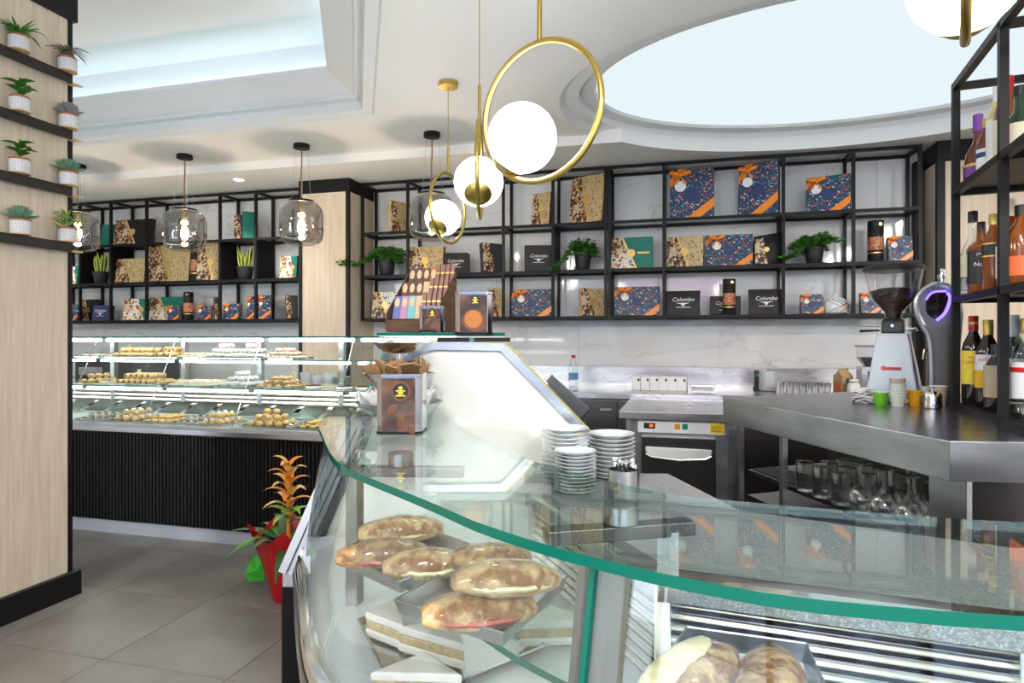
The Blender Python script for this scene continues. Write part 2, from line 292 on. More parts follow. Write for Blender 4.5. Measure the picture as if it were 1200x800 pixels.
mat('cap_red', (0.50, 0.01, 0.012), 0.3); mat('cap_gold', (0.62, 0.45, 0.12), 0.35, 0.5); mat('cap_black', (0.015, 0.015, 0.015), 0.4); mat('cap_purple', (0.24, 0.06, 0.40), 0.4); mat('cap_cream', (0.68, 0.62, 0.45), 0.5); mat('ink_red', (0.60, 0.01, 0.01), 0.5); mat('ink_black', (0.02, 0.02, 0.02), 0.5); mat('ink_blue', (0.02, 0.04, 0.16), 0.5)
mat('sticker_yellow', (0.85, 0.62, 0.0), 0.5); mat('switch_amber', (0.75, 0.28, 0.01), 0.3); mat('switch_green', (0.0, 0.25, 0.14), 0.3); mat('water_blue', (0.15, 0.32, 0.62), 0.4); mat('deep_dark', (0.03, 0.028, 0.027), 0.5); mat('cloth', (0.82, 0.82, 0.80), 0.8)
mat('street', (0.62, 0.61, 0.59), 0.8); mat('facade', (0.15, 0.18, 0.25), 0.7); mat('sign_pink', (0.62, 0.25, 0.50), 0.5); mat('facade_dark', (0.07, 0.08, 0.11), 0.3)

# ------------------------------------------------------------------ the setting
ZC, ZS, WX0, WX1, WY0, WY1 = 2.85, 2.78, -7.2, 3.4, -2.6, 5.68
o = struct(MB().b2(WX0, WX1, WY0, WY1 + 0.2, -0.12, -0.004).build('floor', 'grout'))
struct(MB().b2(-14, 12, WY0 - 9, WY0 - 0.001, -0.12, -0.02).build('floor_pavement', 'street'))
tm = [MB().box((0, 0, 0), (0.5965, 0.5965, 0.012)).mesh('floor_tile', 'floor_tile%d' % i) for i in range(3)]
for ix in range(-8, 9):
    for iy in range(-6, 6):
        x, y = -1.706 + 0.3 + 0.6 * ix, 2.1 + 0.3 + 0.6 * iy
        if WX0 + 0.3 < x < WX1 - 0.3 and y < WY1 - 0.3:
            t = link(bpy.data.objects.new('tile', random.choice(tm)), o); t.location = (x, y, -0.006); t.rotation_euler = (0, 0, random.choice((0, R(90), R(180))))
bm = bmesh.new()
def loop(bm, pts, z):
    vs = [bm.verts.new((p[0], p[1], z)) for p in pts]; return [bm.edges.new((vs[i], vs[(i + 1) % len(vs)])) for i in range(len(vs))]
def ell(off, n=72, cx=0.95, cy=4.23, a=1.5, b=0.98): return [(cx + (a + off) * math.cos(2 * math.pi * i / n), cy + (b + off) * math.sin(2 * math.pi * i / n)) for i in range(n)]
TRAY = [(-6.7, 0.45), (-0.12, 0.45), (-2.05, 3.98), (-6.7, 3.98)]
def inset(poly, d):
    n = len(poly); out = []
    for i in range(n):
        a, b, c = Vector(poly[i - 1]), Vector(poly[i]), Vector(poly[(i + 1) % n])
        e1, e2 = (b - a).normalized(), (c - b).normalized(); n1, n2 = Vector((-e1.y, e1.x)), Vector((-e2.y, e2.x))
        m = (n1 + n2); m = m / m.dot(n1); out.append(tuple(b + m * d))
    return out
OV0 = ell(0.24)
# outer opening of the oval only where the ceiling is at full height
edges = loop(bm, [(WX0, WY0), (WX1, WY0), (WX1, WY1), (WX0, WY1)], ZC) + loop(bm, TRAY, ZC) + loop(bm, OV0, ZC)
bmesh.ops.triangle_fill(bm, use_beauty=True, edges=edges)
me = bpy.data.meshes.new('ceiling'); bm.to_mesh(me); bm.free(); me.materials.append(M_['white_paint'])
ceil = struct(link(bpy.data.objects.new('ceiling', me)))
def rings(name, mats, levels, parent, smooth=False):
    b = MB(); n = len(levels[0][0])
    for j in range(len(levels) - 1):
        P, z0 = levels[j]; Q, z1 = levels[j + 1]
        b.add([(p[0], p[1], z0) for p in P] + [(q[0], q[1], z1) for q in Q], [(i, (i + 1) % n, n + (i + 1) % n, n + i) for i in range(n)])
    return b.build(name, mats, parent, smooth)
T = TRAY
rings('tray_moulding', 'cove_paint', [(T, ZC), (inset(T, 0.012), ZC + 0.02), (inset(T, 0.075), ZC + 0.02), (inset(T, 0.085), ZC + 0.075), (inset(T, 0.125), ZC + 0.085), (inset(T, 0.13), ZC + 0.10), (inset(T, 0.30), ZC + 0.215), (inset(T, 0.30), ZC + 0.24), (inset(T, 0.14), ZC + 0.24), (inset(T, 0.14), ZC + 0.47)], ceil)
b = MB(); b.prism(inset(T, 0.10), ZC + 0.47, ZC + 0.5); b.build('tray_ceiling', 'white_paint', ceil)
Ti = inset(T, 0.20)
for i in range(4):
    a, c = Vector((*Ti[i], ZC + 0.252)), Vector((*Ti[(i + 1) % 4], ZC + 0.252)); b = MB(); dv = (c - a)
    b.box((a + c) / 2, (dv.length - 0.1, 0.03, 0.012), Matrix.Rotation(math.atan2(dv.y, dv.x), 3, 'Z')); b.build('cove_light', 'cove_led', ceil)
rings('oval_moulding', 'cove_paint', [(ell(0.24), ZC), (ell(0.20), ZC + 0.03), (ell(0.115), ZC + 0.035), (ell(0.105), ZC + 0.075), (ell(0.012), ZC + 0.08), (ell(0.0), ZC + 0.10)], ceil, True)
b = MB(); b.prism(ell(0.02), ZC + 0.10, ZC + 0.112); b.build('oval_light_panel', 'oval_light', ceil)
# lowered soffit along the back wall, its edge following the oval
soff = [(WX0, 4.69)]
E2 = ell(0.105); st = [p for p in E2 if p[1] > 4.69]; st.sort(key=lambda p: p[0])
soff += st + [(WX1, 4.69), (WX1, WY1), (WX0, WY1)]
bm = bmesh.new(); n = len(soff)
lo = [bm.verts.new((p[0], p[1], ZS)) for p in soff]; hi = [bm.verts.new((p[0], p[1], ZC + 0.036)) for p in soff]
bmesh.ops.triangle_fill(bm, use_beauty=True, edges=[bm.edges.new((lo[i], lo[(i + 1) % n])) for i in range(n)])
for i in range(n): bm.faces.new((lo[i], lo[(i + 1) % n], hi[(i + 1) % n], hi[i]))
me = bpy.data.meshes.new('soffit'); bm.to_mesh(me); bm.free(); me.materials.append(M_['white_paint']); link(bpy.data.objects.new('soffit', me), ceil)
# walls
wb = struct(MB().b2(WX0, WX1, WY1 + 0.012, WY1 + 0.2, 0, ZC + 0.02).build('wall_back', 'tile_joint'))
for iz, (z0, z1) in enumerate([(0.0, 0.47), (0.47, 1.08), (1.08, 1.68), (1.68, 2.28), (2.28, 2.80)]):
    x = -6.9 + (0.0 if iz % 2 == 0 else 0.0)
    while x < WX1 - 0.05:
        x1 = min(x + 1.2, WX1); MB().b2(x + 0.0012, x1 - 0.0012, WY1, WY1 + 0.012, z0 + 0.0012, z1 - 0.0012).build('wall_tile', 'marble', wb); x += 1.2
struct(MB().b2(WX0 - 0.2, WX0, WY0, WY1 + 0.2, 0, ZC + 0.6).build('wall_left', 'white_paint'))
struct(MB().b2(WX1, WX1 + 0.2, WY0, WY1 + 0.2, 0, ZC + 0.6).build('wall_right', 'white_paint'))
wf = struct(MB().b2(WX0, WX1, WY0 - 0.15, WY0, 2.75, ZC + 0.1).build('wall_front', 'white_paint'))
for x in (-7.1, -4.9, -2.7, -0.5, 1.5, 3.3): MB().b2(x - 0.05, x + 0.05, WY0 - 0.12, WY0, 0, 2.75).build('window_post', 'black_metal', wf)
# street outside the shopfront, seen in reflections only
fs = thing('street_building', 'grey street building across the road behind the shopfront', 'building', (0, -11, 0))
MB().b2(-9, 9, -1, 0, 0, 8.5).build('wall', 'facade', fs)
for x in (-7, -4.2, -1.4, 1.4, 4.2, 7): MB().b2(x - 0.9, x + 0.9, -0.02, 0.03, 0.3, 2.4).build('window', 'facade_dark', fs)
sg = MB().b2(-2.6, 1.4, 0.0, 0.08, 2.6, 3.4).build('sign_board', 'sign_pink', fs)
text(fs, 'DENTIX', 0.62, (-0.6, 0.09, 3.0), (R(90), 0, R(180)), 'tag_white', 'sign_lettering', 0.005)

# left pillar wall clad in pale wood, black trims
wl = struct(MB().b2(-3.45, -3.057, -2.4, 2.57, 0, 3.3).build('wall_pillar', 'black_metal'))
ys = [-2.4, -1.5, -0.6, 0.3, 1.2, 2.03, 2.567]
for i in range(len(ys) - 1): MB().b2(-3.057, -3.045, ys[i] + 0.0015, ys[i + 1] - 0.0015, 0.11, 3.3).build('wood_panel', 'wood' if i % 2 else 'wood2', wl)
MB().b2(-3.06, -3.043, 2.567, 2.592, 0, 3.3).build('corner_trim', 'black_metal', wl)
MB().b2(-3.47, -3.025, -2.4, 2.606, 2.955, 3.29).build('header', 'black_metal', wl)
bb = struct(MB().b2(-3.46, -3.015, -2.4, 2.62, 0, 0.125).build('baseboard_left', 'black_metal', bevel=0.003))
LEDGE = []
for k, v in enumerate((98, 163.5, 230, 295.5)):
    z = aty(84, v, 2.55).z
    w = struct(MB().b2(-3.045, -3.005, -2.3, 2.56, z + 0.04, z + 0.046).build('trim_%d' % (k + 1), 'black_metal'))
    MB().prism([(-3.045, 2.56), (-3.005, 2.56), (-3.003, 2.616), (-3.03, 2.594), (-3.045, 2.594)], z + 0.004, z + 0.012).build('ledge_tip', 'oak_base', w)
    MB().b2(-3.005, -2.999, -2.3, 2.553, z, z + 0.047).build('ledge_lip', 'brown_metal', w); LEDGE.append(z + 0.047)
# wood pillar between the shelf units
wp = struct(MB().b2(-3.43, -2.935, 5.215, WY1, 0, ZS).build('wall_column', 'black_metal'))
MB().b2(-3.405, -2.955, 5.203, 5.215, 0, 2.66).build('wood_panel', 'wood', wp)
MB().b2(-2.935, -2.926, 5.235, WY1, 0, 2.66).build('wood_panel', 'wood2', wp)
MB().b2(-3.44, -2.92, 5.195, WY1, 2.665, ZS).build('header', 'black_metal', wp)
for x0, x1 in ((-3.44, -3.41), (-2.955, -2.92)): MB().b2(x0, x1, 5.195, 5.22, 0, 2.665).build('corner_trim', 'black_metal', wp)
wr = struct(MB().b2(1.83, WX1, 5.38, WY1, 0, ZS).build('wall_cladding', 'black_metal'))
for x0 in (1.87, 2.37, 2.87): MB().b2(x0, x0 + 0.497, 5.368, 5.38, 0, 2.63).build('wood_panel', 'wood', wr)
MB().b2(1.821, 1.83, 5.40, 5.63, 0, 2.63).build('wood_panel', 'wood2', wr)
MB().b2(1.815, WX1, 5.355, WY1, 2.64, ZS).build('header', 'black_metal', wr); MB().b2(1.815, 1.868, 5.36, 5.4, 0, 2.64).build('corner_trim', 'black_metal', wr)
MB().b2(1.745, 1.80, 5.6, WY1 - 0.002, 0.9, 2.7).build('post', 'black_metal', wr)
# recessed downlights; the main ceiling ones are unseen, added to brighten the room
for k, (x, y) in enumerate([(-3.936, 5.0), (-6.4, 5.0)] + [(x_, y_) for y_ in (-2.2, -1.1) for x_ in (-5.5, -3.9, -2.2, 0.0, 1.4, 2.8)] + [(2.7, 2.2), (2.9, 1.0)]):
    d = thing('downlight', ['round recessed downlight in the soffit above the left shelf unit', 'round recessed downlight in the soffit near the left wall', 'round recessed downlight in the soffit above the ivy shelf'][k] if k < 2 else 'unseen round downlight added to the main ceiling as fill light', 'downlight', (x, y, ZS if k < 2 else ZC if not (-6 < x < -0.5 and y > 0.4 and y < 3.9) else ZC), group='recessed downlights')
    MB().lathe([(0.045, -0.002), (0.055, -0.004), (0.058, 0.0)], 24, cap=False).build('trim_ring', 'white_paint', d, True); MB().lathe([(0.046, -0.002), (0.046, 0.0)], 24).build('lens', 'downlight', d)
    l = bpy.data.lights.new('downlight_beam', 'SPOT'); l.energy = 40 if k < 2 else 105; l.spot_size = R(110); l.spot_blend = 0.6; l.shadow_soft_size = 0.04; l.color = (1, 0.93, 0.84); q = link(bpy.data.objects.new('downlight_beam', l), d); q.location = (0, 0, -0.01); q.rotation_euler = (R(38) if k > 1 else 0, 0, 0)

# ------------------------------------------------------------------ black wall shelf units
ZR = [1.50, 1.895, 2.295, 2.755]; YF, YB, TB = 5.375, 5.645, 0.024
def shelf_unit(label, xs, xs_row, panels, plates, glassp):
    u = thing('display_shelf', label, 'shelf', (0, 0, 0), group=None)
    x0, x1 = xs[0], xs[-1]
    for x in xs:
        for y in (YF, YB): bar('post', 'black_metal', u, x - TB / 2, x + TB / 2, y - TB / 2, y + TB / 2, ZR[0] - TB / 2, ZR[3] + TB / 2)
        for z in ZR: bar('cross_rail', 'black_metal', u, x - TB / 2, x + TB / 2, YF + TB / 2, YB - TB / 2, z - TB / 2, z + TB / 2)
    for z in ZR:
        for y in (YF, YB): bar('rail', 'black_metal', u, x0 + TB / 2, x1 - TB / 2, y - TB / 2 - 0.0005, y + TB / 2 + 0.0005, z - TB / 2, z + TB / 2)
    for x, r in panels: bar('side_panel', 'black_matte', u, x - 0.010, x + 0.010, YF + 0.012, YB, ZR[r] + TB / 2, ZR[r + 1] - TB / 2)
    for a, c, r in plates: bar('shelf_plate', 'black_metal', u, a, c, YF - 0.011, YB + 0.01, ZR[r] + 0.002, ZR[r] + 0.0135)
    for a, c, r in glassp: bar('glass_plate', 'glass_shelf', u, a, c, YF - 0.008, YB + 0.01, ZR[r] + 0.006, ZR[r] + 0.0135)
    return u
XA = [-2.88, -2.424, -1.518, -1.076, -0.625]; XB = [-0.595, -0.15, 0.761, 1.258, 1.707]; XL = [-6.62, -6.208, -5.8, -5.34, -4.447, -4.033, -3.50]
shelf_unit('black steel wall shelf with ivy and boxes beside the wood column', XA, None, [(-1.076, 1)], [(XA[0], XA[-1], 1), (-1.076, -0.625, 2)], [(XA[0], XA[-1], 0), (XA[0], -1.076, 2)])
shelf_unit('black steel wall shelf with blue gift boxes above the espresso grinder', XB, None, [(0.761, 1), (-0.595, 1)], [(XB[0], XB[-1], 1), (0.761, 1.258, 2)], [(XB[0], XB[-1], 0), (XB[0], 0.761, 2), (1.258, 1.707, 2)])
shelf_unit('black steel wall shelf above the long pastry case with snake plants', XL, None, [(-6.208, 1), (-5.8, 1), (-4.447, 1), (-4.033, 1)], [(XL[0], XL[-1], 1), (-4.447, -4.033, 2), (-5.8, -5.34, 2)], [(XL[0], XL[-1], 0), (XL[0], -5.8, 2), (-4.033, XL[-1], 2), (-5.34, -4.447, 2)])
ZB = [z + 0.0145 for z in ZR]

def emblem_script(p, w, y, z, s=1.0, word='Colombo'):
    text(p, word, 0.040 * s, (0, y, z + 0.018 * s), (R(90), 0, 0), 'silver_ink', 'lettering', shear=0.3)
    b = MB(); b.slabx([(-0.052 * s, z - 0.004 * s), (-0.022 * s, z - 0.012 * s), (0, z - 0.022 * s), (0.022 * s, z - 0.012 * s), (0.052 * s, z - 0.004 * s), (0.02 * s, z - 0.006 * s), (-0.02 * s, z - 0.006 * s)], y - 0.0004, y); b.slabx([(0.011 * s * math.cos(q * R(30)), z - 0.019 * s + 0.011 * s * math.sin(q * R(30))) for q in range(12)], y - 0.0008, y)
    b.slabx([(-0.05 * s, z - 0.040 * s), (0.05 * s, z - 0.040 * s), (0.05 * s, z - 0.036 * s), (-0.05 * s, z - 0.036 * s)], y - 0.0004, y); b.build('wing_emblem', 'silver_ink', p)
def disc(p, name, mat_, x, z, r, y, th=0.0015, n=20): return MB().slabx([(x + r * math.cos(2 * math.pi * i / n), z + r * math.sin(2 * math.pi * i / n)) for i in range(n)], y - th, y).build(name, mat_, p)
def gift(kind, u0, u1, vt, row, label, yf=5.44, rz=0, dep=0.055, lean=6, z=None, cat='gift box', group=None, sub=None):
    a, c = aty(u0, 300, yf), aty(u1, 300, yf); um = (u0 + u1) / 2
    zb = ZB[row]; h = max(0.05, aty(um, vt, yf).z - zb); cx = (a.x + c.x) / 2
    span = c.x - a.x; w = span
    if rz: w = max(0.06, span / max(0.35, math.cos(R(rz)) + 0.12 * abs(math.sin(R(rz)))))
    y = yf
    nm = {'blue': 'gift_box', 'choc': 'chocolate_box', 'gold': 'chocolate_box', 'green': 'chocolate_box', 'black': 'gift_box', 'white': 'chocolate_box', 'silver': 'chocolate_box', 'slate': 'chocolate_box', 'navy': 'gift_box', 'teal': 'gift_box', 'dark': 'chocolate_box', 'bag': 'chocolate_bag'}[kind]
    t = thing(nm, label, cat, (cx, y, zb + dep * math.sin(R(lean)) * 0.0), R(rz), group, rx=-R(lean))
    body = {'blue': 'confetti', 'choc': 'box_brown', 'gold': 'gold_print', 'green': 'box_green', 'black': 'box_black', 'white': 'box_green', 'silver': 'silver_print', 'slate': 'box_slate', 'navy': 'box_navy', 'teal': 'box_green', 'dark': 'box_black', 'bag': 'box_black'}[kind]
    hw = w / 2
    if kind == 'bag':
        b = MB(); b.loft([[(-hw, -dep / 2, 0), (hw, -dep / 2, 0), (hw, dep / 2, 0), (-hw, dep / 2, 0)], [(-hw * 0.98, -dep / 2.2, h * 0.6), (hw * 1.0, -dep / 2.2, h * 0.65), (hw, dep / 2.2, h * 0.65), (-hw * 0.98, dep / 2.2, h * 0.6)], [(-hw * 0.97, -0.004, h * 0.86), (hw * 1.03, -0.004, h), (hw * 1.03, 0.004, h), (-hw * 0.97, 0.004, h * 0.86)]]); b.build('bag_body', body, t, bevel=0.003)
        MB().slabx([(-hw * 0.97, 0.004), (-hw * 0.1, 0.004), (-hw * 0.35, h * 0.8), (-hw * 0.95, h * 0.75)], -dep / 2 - 0.002, -dep / 2 + 0.001).build('printed_panel', 'choc_print', t)
        disc(t, 'seal', 'gold_foil', -hw * 0.15, h * 0.45, 0.02, -dep / 2 - 0.002); return t
    if kind in ('black', 'navy') and not sub:
        n = 8; rr = []
        for j in range(5):
            q = j / 4; zz = h * q; bul = 0.012 * math.sin(math.pi * q); pin = 0.006 * math.sin(math.pi * q)
            rr.append([(-hw + pin, -dep / 2, zz), (-hw * 0.5, -dep / 2 - bul * 0.8, zz), (0, -dep / 2 - bul, zz), (hw * 0.5, -dep / 2 - bul * 0.8, zz), (hw - pin, -dep / 2, zz), (hw - pin, dep / 2, zz), (-hw + pin, dep / 2, zz)])
        MB().loft(rr).build('box_body', body, t, True)
        emblem_script(t, w, -dep / 2 - 0.0135, h * 0.52, min(1.15, w / 0.24)); return t
    MB().b2(-hw, hw, -dep / 2, dep / 2, 0, h).build('box_body', body, t, bevel=0.004)
    yf_ = -dep / 2
    if kind == 'blue':
        disc(t, 'round_emblem', 'box_navy', 0.0, h * 0.47, min(w, h) * 0.17, yf_ + 0.0002, 0.001)
        disc(t, 'emblem_centre', 'confetti' if False else 'ink_blue', 0.0, h * 0.47, min(w, h) * 0.13, yf_ - 0.0006, 0.001)
        rw = min(w, h) * 0.16
        MB().slabx([(hw, h * 0.40), (hw, h * 0.40 - rw * 1.4), (hw - h * 0.40 - rw * 0.2 + rw * 1.2, 0.0), (hw - h * 0.40 - rw * 0.9, 0.0)], yf_ - 0.002, yf_ - 0.0002).build('ribbon', 'orange_satin', t)
        MB().slabx([(-hw, h * 0.62), (-hw, h * 0.62 + rw * 1.2), (-hw + h * 0.38 * min(1, w / h), h), (-hw + h * 0.38 * min(1, w / h) - rw * 1.2, h)], yf_ - 0.002, yf_ - 0.0002).build('ribbon', 'orange_satin', t)
        b = MB(); bx, bz, s = -hw + w * 0.24, h * 0.86, min(w, h) * 0.17
        for sg_ in (-1, 1):
            M = Matrix.Rotation(sg_ * R(-18), 3, 'Y'); b.sphere((bx + sg_ * s * 0.75, yf_ - 0.010, bz + s * 0.3), s * 0.8, 10, 6, (1.0, 0.35, 0.45), M)
            b.slabx([(bx, bz), (bx + sg_ * s * 0.9, bz - s * 1.1), (bx + sg_ * s * 0.4, bz - s * 1.25)], yf_ - 0.006, yf_ - 0.003)
        b.sphere((bx, yf_ - 0.014, bz), s * 0.3, 8, 6); b.build('bow', 'orange_satin', t, True)
        disc(t, 'gift_tag', 'tag_white', -hw + w * 0.24, h * 0.64, min(w, h) * 0.13, yf_ - 0.004)
    elif kind in ('choc', 'gold', 'silver', 'dark'):
        MB().slabx([(-hw + 0.001, 0.001), (hw * 0.15, 0.001), (-hw * 0.05, h * 0.5), (-hw * 0.45, h - 0.001), (-hw + 0.001, h - 0.001)], yf_ - 0.001, yf_ + 0.001).build('printed_panel', 'choc_print', t)
        if kind == 'choc':
            MB().slabx([(hw * 0.15, 0.001), (hw - 0.001, 0.001), (hw - 0.001, h - 0.001), (-hw * 0.45, h - 0.001), (-hw * 0.05, h * 0.5)], yf_ - 0.0008, yf_ + 0.001).build('printed_panel', 'gold_print', t)
        MB().slabx([(hw * 0.15, 0.001), (hw * 0.23, 0.001), (-hw * 0.38, h - 0.001), (-hw * 0.46, h - 0.001)], yf_ - 0.0016, yf_).build('gold_stripe', 'gold_foil', t)
        disc(t, 'seal', 'gold_foil', 0.0, h * 0.5, min(w, h) * 0.13, yf_ - 0.001)
    elif kind in ('green', 'white'):
        MB().slabx([(-hw + 0.001, 0.001), (hw * 0.22, 0.001), (-hw * 0.10, h * 0.5), (-hw * 0.45, h - 0.001), (-hw + 0.001, h - 0.001)] if kind == 'green' else [(-hw + 0.001, 0.001), (hw * 0.75, 0.001), (hw * 0.2, h - 0.001), (-hw + 0.001, h - 0.001)], yf_ - 0.001, yf_ + 0.001).build('printed_panel', 'white_choc_print', t)
        MB().slabx([(-hw + 0.003, h * 0.45), (-hw * 0.20, h * 0.45), (-hw * 0.46, h - 0.001), (-hw + 0.003, h - 0.001)], yf_ - 0.0014, yf_).build('printed_panel', 'choc_print', t)
        if kind == 'green':
            MB().slabx([(hw * 0.22, 0.001), (hw * 0.28, 0.001), (-hw * 0.38, h - 0.001), (-hw * 0.46, h - 0.001)], yf_ - 0.0018, yf_).build('gold_stripe', 'gold_foil', t)
            MB().slabx([(hw * 0.3, h * 0.46), (hw * 0.85, h * 0.46), (hw * 0.85, h * 0.52), (hw * 0.3, h * 0.52)], yf_ - 0.001, yf_).build('gold_line', 'gold_foil', t)
        disc(t, 'seal', 'gold_foil', 0.0 if kind == 'green' else hw * 0.5, h * 0.48, min(w, h) * 0.13, yf_ - 0.002)
    elif kind == 'slate': MB().slabx([(-hw + 0.002, 0.002), (hw * 0.1, 0.002), (-hw * 0.3, h - 0.002), (-hw + 0.002, h - 0.002)], yf_ - 0.001, yf_ + 0.001).build('printed_panel', 'choc_print', t)
    elif kind in ('black', 'navy'): emblem_script(t, w, yf_ - 0.0012, h * 0.5, min(1.0, w / 0.2))
    return t
def tin_tube(u, vt, row, label, r=0.052, yf=5.45, group=None):
    p = aty(u, 300, yf); h = aty(u, vt, yf).z - ZB[row]; t = thing('biscuit_tube', label, 'tube', (p.x, yf, ZB[row]), group=group)
    MB().lathe([(r * 0.96, 0), (r, 0.004), (r, h * 0.8), (r * 0.985, h * 0.805), (r, h * 0.81), (r, h - 0.004), (r * 0.96, h)], 24).build('tube_body', 'box_black', t, True)
    MB().lathe([(r + 0.0008, h * 0.28), (r + 0.0008, h * 0.60)], 24, cap=False).build('copper_band', 'copper_label', t, True)
    MB().lathe([(r + 0.001, h * 0.20), (r + 0.001, h * 0.225)], 24, cap=False).build('gold_line', 'gold_foil', t, True); disc(t, 'gold_seal', 'gold_foil', 0.02, h * 0.9, 0.012, -r * 0.95, 0.004, 10); return t
# right-hand units, top row
gift('gold', 461, 473, 236, 2, 'narrow gold box standing alone on the glass plate above the ivy', rz=62, dep=0.05)
gift('choc', 623, 647, 226, 2, 'smaller gold and chocolate box beside the larger gold box on top shelf', rz=-24)
gift('choc', 666, 709, 205, 2, 'large gold and chocolate box leaning on the black plate above the ivy', rz=-22, lean=8)
gift('blue', 785, 837, 197, 2, 'square blue confetti box with orange bow, facing front on the top shelf', lean=5)
gift('blue', 865, 912, 190, 2, 'tall blue confetti box turned sideways on the top glass shelf', rz=-20, lean=5)
gift('blue', 945, 996, 206, 2, 'wide blue confetti box on the black plate above the trailing ivy pot', rz=-18, lean=5)
# middle row
gift('choc', 478, 520, 289, 1, 'chocolate print box beside the trailing ivy and the small black box')
gift('black', 522, 549, 297, 1, 'small black logo box beside the chocolate print box', sub=1, dep=0.10, rz=6, lean=0)
gift('slate', 567, 588, 285, 1, 'slate grey chocolate box turned sideways near the shelf post', rz=48)
gift('black', 615, 647, 288, 1, 'glossy black logo box beside the ivy with hanging stems', sub=1, dep=0.09, rz=14, lean=0)
gift('green', 715, 765, 278, 1, 'green chocolate box with gold seal on the middle shelf')
gift('choc', 781, 825, 277, 1, 'gold and chocolate box next to the blue confetti box on the middle shelf', rz=-10)
gift('blue', 827, 882, 275, 1, 'blue confetti box between the gold box and the black chocolate bag')
gift('bag', 883, 918, 271, 1, 'black chocolate bag with gold seal standing beside the blue box', cat='bag', rz=8)
tin_tube(1026, 259, 1, 'black tube with copper band beside the small blue box', 0.056)
gift('blue', 1040, 1069, 277, 1, 'small blue confetti box beside the black tube on the middle shelf')
# bottom row
gift('silver', 437, 467, 342, 0, 'silver and chocolate print box under the trailing ivy')
gift('teal', 520, 531, 343, 0, 'dark green box standing behind the chocolate bar stand', yf=5.5)
gift('blue', 525, 536, 352, 0, 'tiny blue confetti box behind the chocolate bar stand')
gift('gold', 575, 589, 338, 0, 'gold print box turned sideways behind the orange coffee tin', rz=40)
gift('blue', 600, 647, 339, 0, 'blue confetti box on the bottom shelf beside the gold box turned sideways')
gift('gold', 681, 707, 338, 0, 'gold print box turned sideways on the bottom shelf under the ivy', rz=38)
gift('blue', 720, 773, 336, 0, 'blue confetti box with big orange bow under the green box')
gift('black', 780, 821, 341, 0, 'black pillow box with silver wing logo beside the blue confetti box')
gift('black', 832, 868, 347, 0, 'black logo box half hidden behind the copper banded tube', yf=5.52, sub=1)
tin_tube(854.5, 327, 0, 'black tube with copper band in front of a black logo box', 0.05, 5.43)
gift('black', 877, 918, 339, 0, 'shiny black pillow box with silver wing logo beside the copper banded tube')
gift('blue', 938, 965, 345, 0, 'small blue confetti box beside the white wire bonbon jar')
gift('blue', 1008, 1032, 343, 0, 'small blue confetti box behind the grinder hopper')
# white bonbon jar wound with ribbon
p = aty(979, 300, 5.45); t = thing('bonbon_jar', 'white lidded bonbon jar wound with orange and black cord', 'jar', (p.x, 5.45, ZB[0]))
MB().lathe([(0.05, 0), (0.082, 0.01), (0.09, 0.05), (0.085, 0.09), (0.06, 0.12), (0.03, 0.135), (0.012, 0.14), (0.014, 0.155), (0.004, 0.165)], 24).build('jar_body', 'porcelain', t, True)
for k in range(7):
    q = R(20 + k * 47); b = MB(); pts = []
    for i in range(13): s = i / 12; z = 0.012 + 0.1 * s; r = 0.084 + 0.009 * math.sin(math.pi * s) - 0.022 * max(0, s - 0.6); an = -R(90) + (s - 0.5) * 2.2 * (1 if k % 2 else -1) + q * 0.3; pts.append((r * math.cos(an), r * math.sin(an), z))
    b.tube(pts, 0.0022, 5).build('cord', 'orange_satin' if k % 3 == 0 else 'box_black', t)
# left unit
gift('teal', 120, 134, 263, 2, 'plain green box behind the first glass pendant on the left shelf')
gift('dark', 135, 178, 257, 2, 'chocolate print box with black half on the top of the left shelf', lean=7)
gift('slate', 277, 289, 252, 2, 'cream and chocolate box leaning beside the teal green box', rz=35)
gift('teal', 287, 298, 248, 2, 'teal green box turned sideways above the snake plant', rz=40)
gift('white', 82, 93, 312, 1, 'white chocolate box at the far end beside the wood pillar')
gift('choc', 135, 171, 303, 1, 'gold and chocolate box beside the widest chocolate box on left shelf')
gift('choc', 170, 223, 287, 1, 'widest gold and chocolate box behind the second glass pendant', yf=5.46)
tin_tube(229.5, 288, 1, 'black tube with copper band standing behind the second glass pendant', 0.05)
gift('gold', 235, 258, 285, 1, 'gold print box turned sideways beside the black side panel', rz=25)
gift('white', 329, 349, 300, 1, 'white chocolate box with green edge under the third glass pendant')
gift('blue', 84, 93, 357, 0, 'tiny blue confetti box beside the wood pillar on the left shelf')
gift('dark', 94, 115, 351, 0, 'dark chocolate box with black pattern behind the navy logo box', yf=5.54)
gift('navy', 110, 131, 358, 0, 'navy blue logo box on the bottom of the left shelf')
gift('white', 148, 172, 350, 0, 'white chocolate box with green back beside the navy logo box', rz=10)
gift('green', 176, 216, 348, 0, 'green and white chocolate box behind a tiny blue box on left shelf', yf=5.5)
gift('blue', 198, 211, 358, 0, 'tiny blue confetti box in front of the green chocolate box', yf=5.41, dep=0.04)
tin_tube(221, 342, 0, 'tall black tube with copper band beside the tiny blue box', 0.048)
gift('blue', 232, 248, 358, 0, 'tiny blue confetti box to one side of the tall black tube', dep=0.04)
gift('slate', 253, 258, 348, 0, 'thin silver grey packet standing beside the shelf post', rz=50)
gift('blue', 263, 281, 356, 0, 'small square blue confetti box beside the thin silver packet')
gift('blue', 290, 302, 347, 0, 'tall blue confetti box with orange ribbon leaning on its twin', rz=0)
gift('blue', 304, 316, 346, 0, 'tall blue confetti box turned sideways beside its leaning twin', rz=30)
gift('slate', 337, 347, 346, 0, 'slate grey chocolate box turned sideways beside the wood column', rz=40)
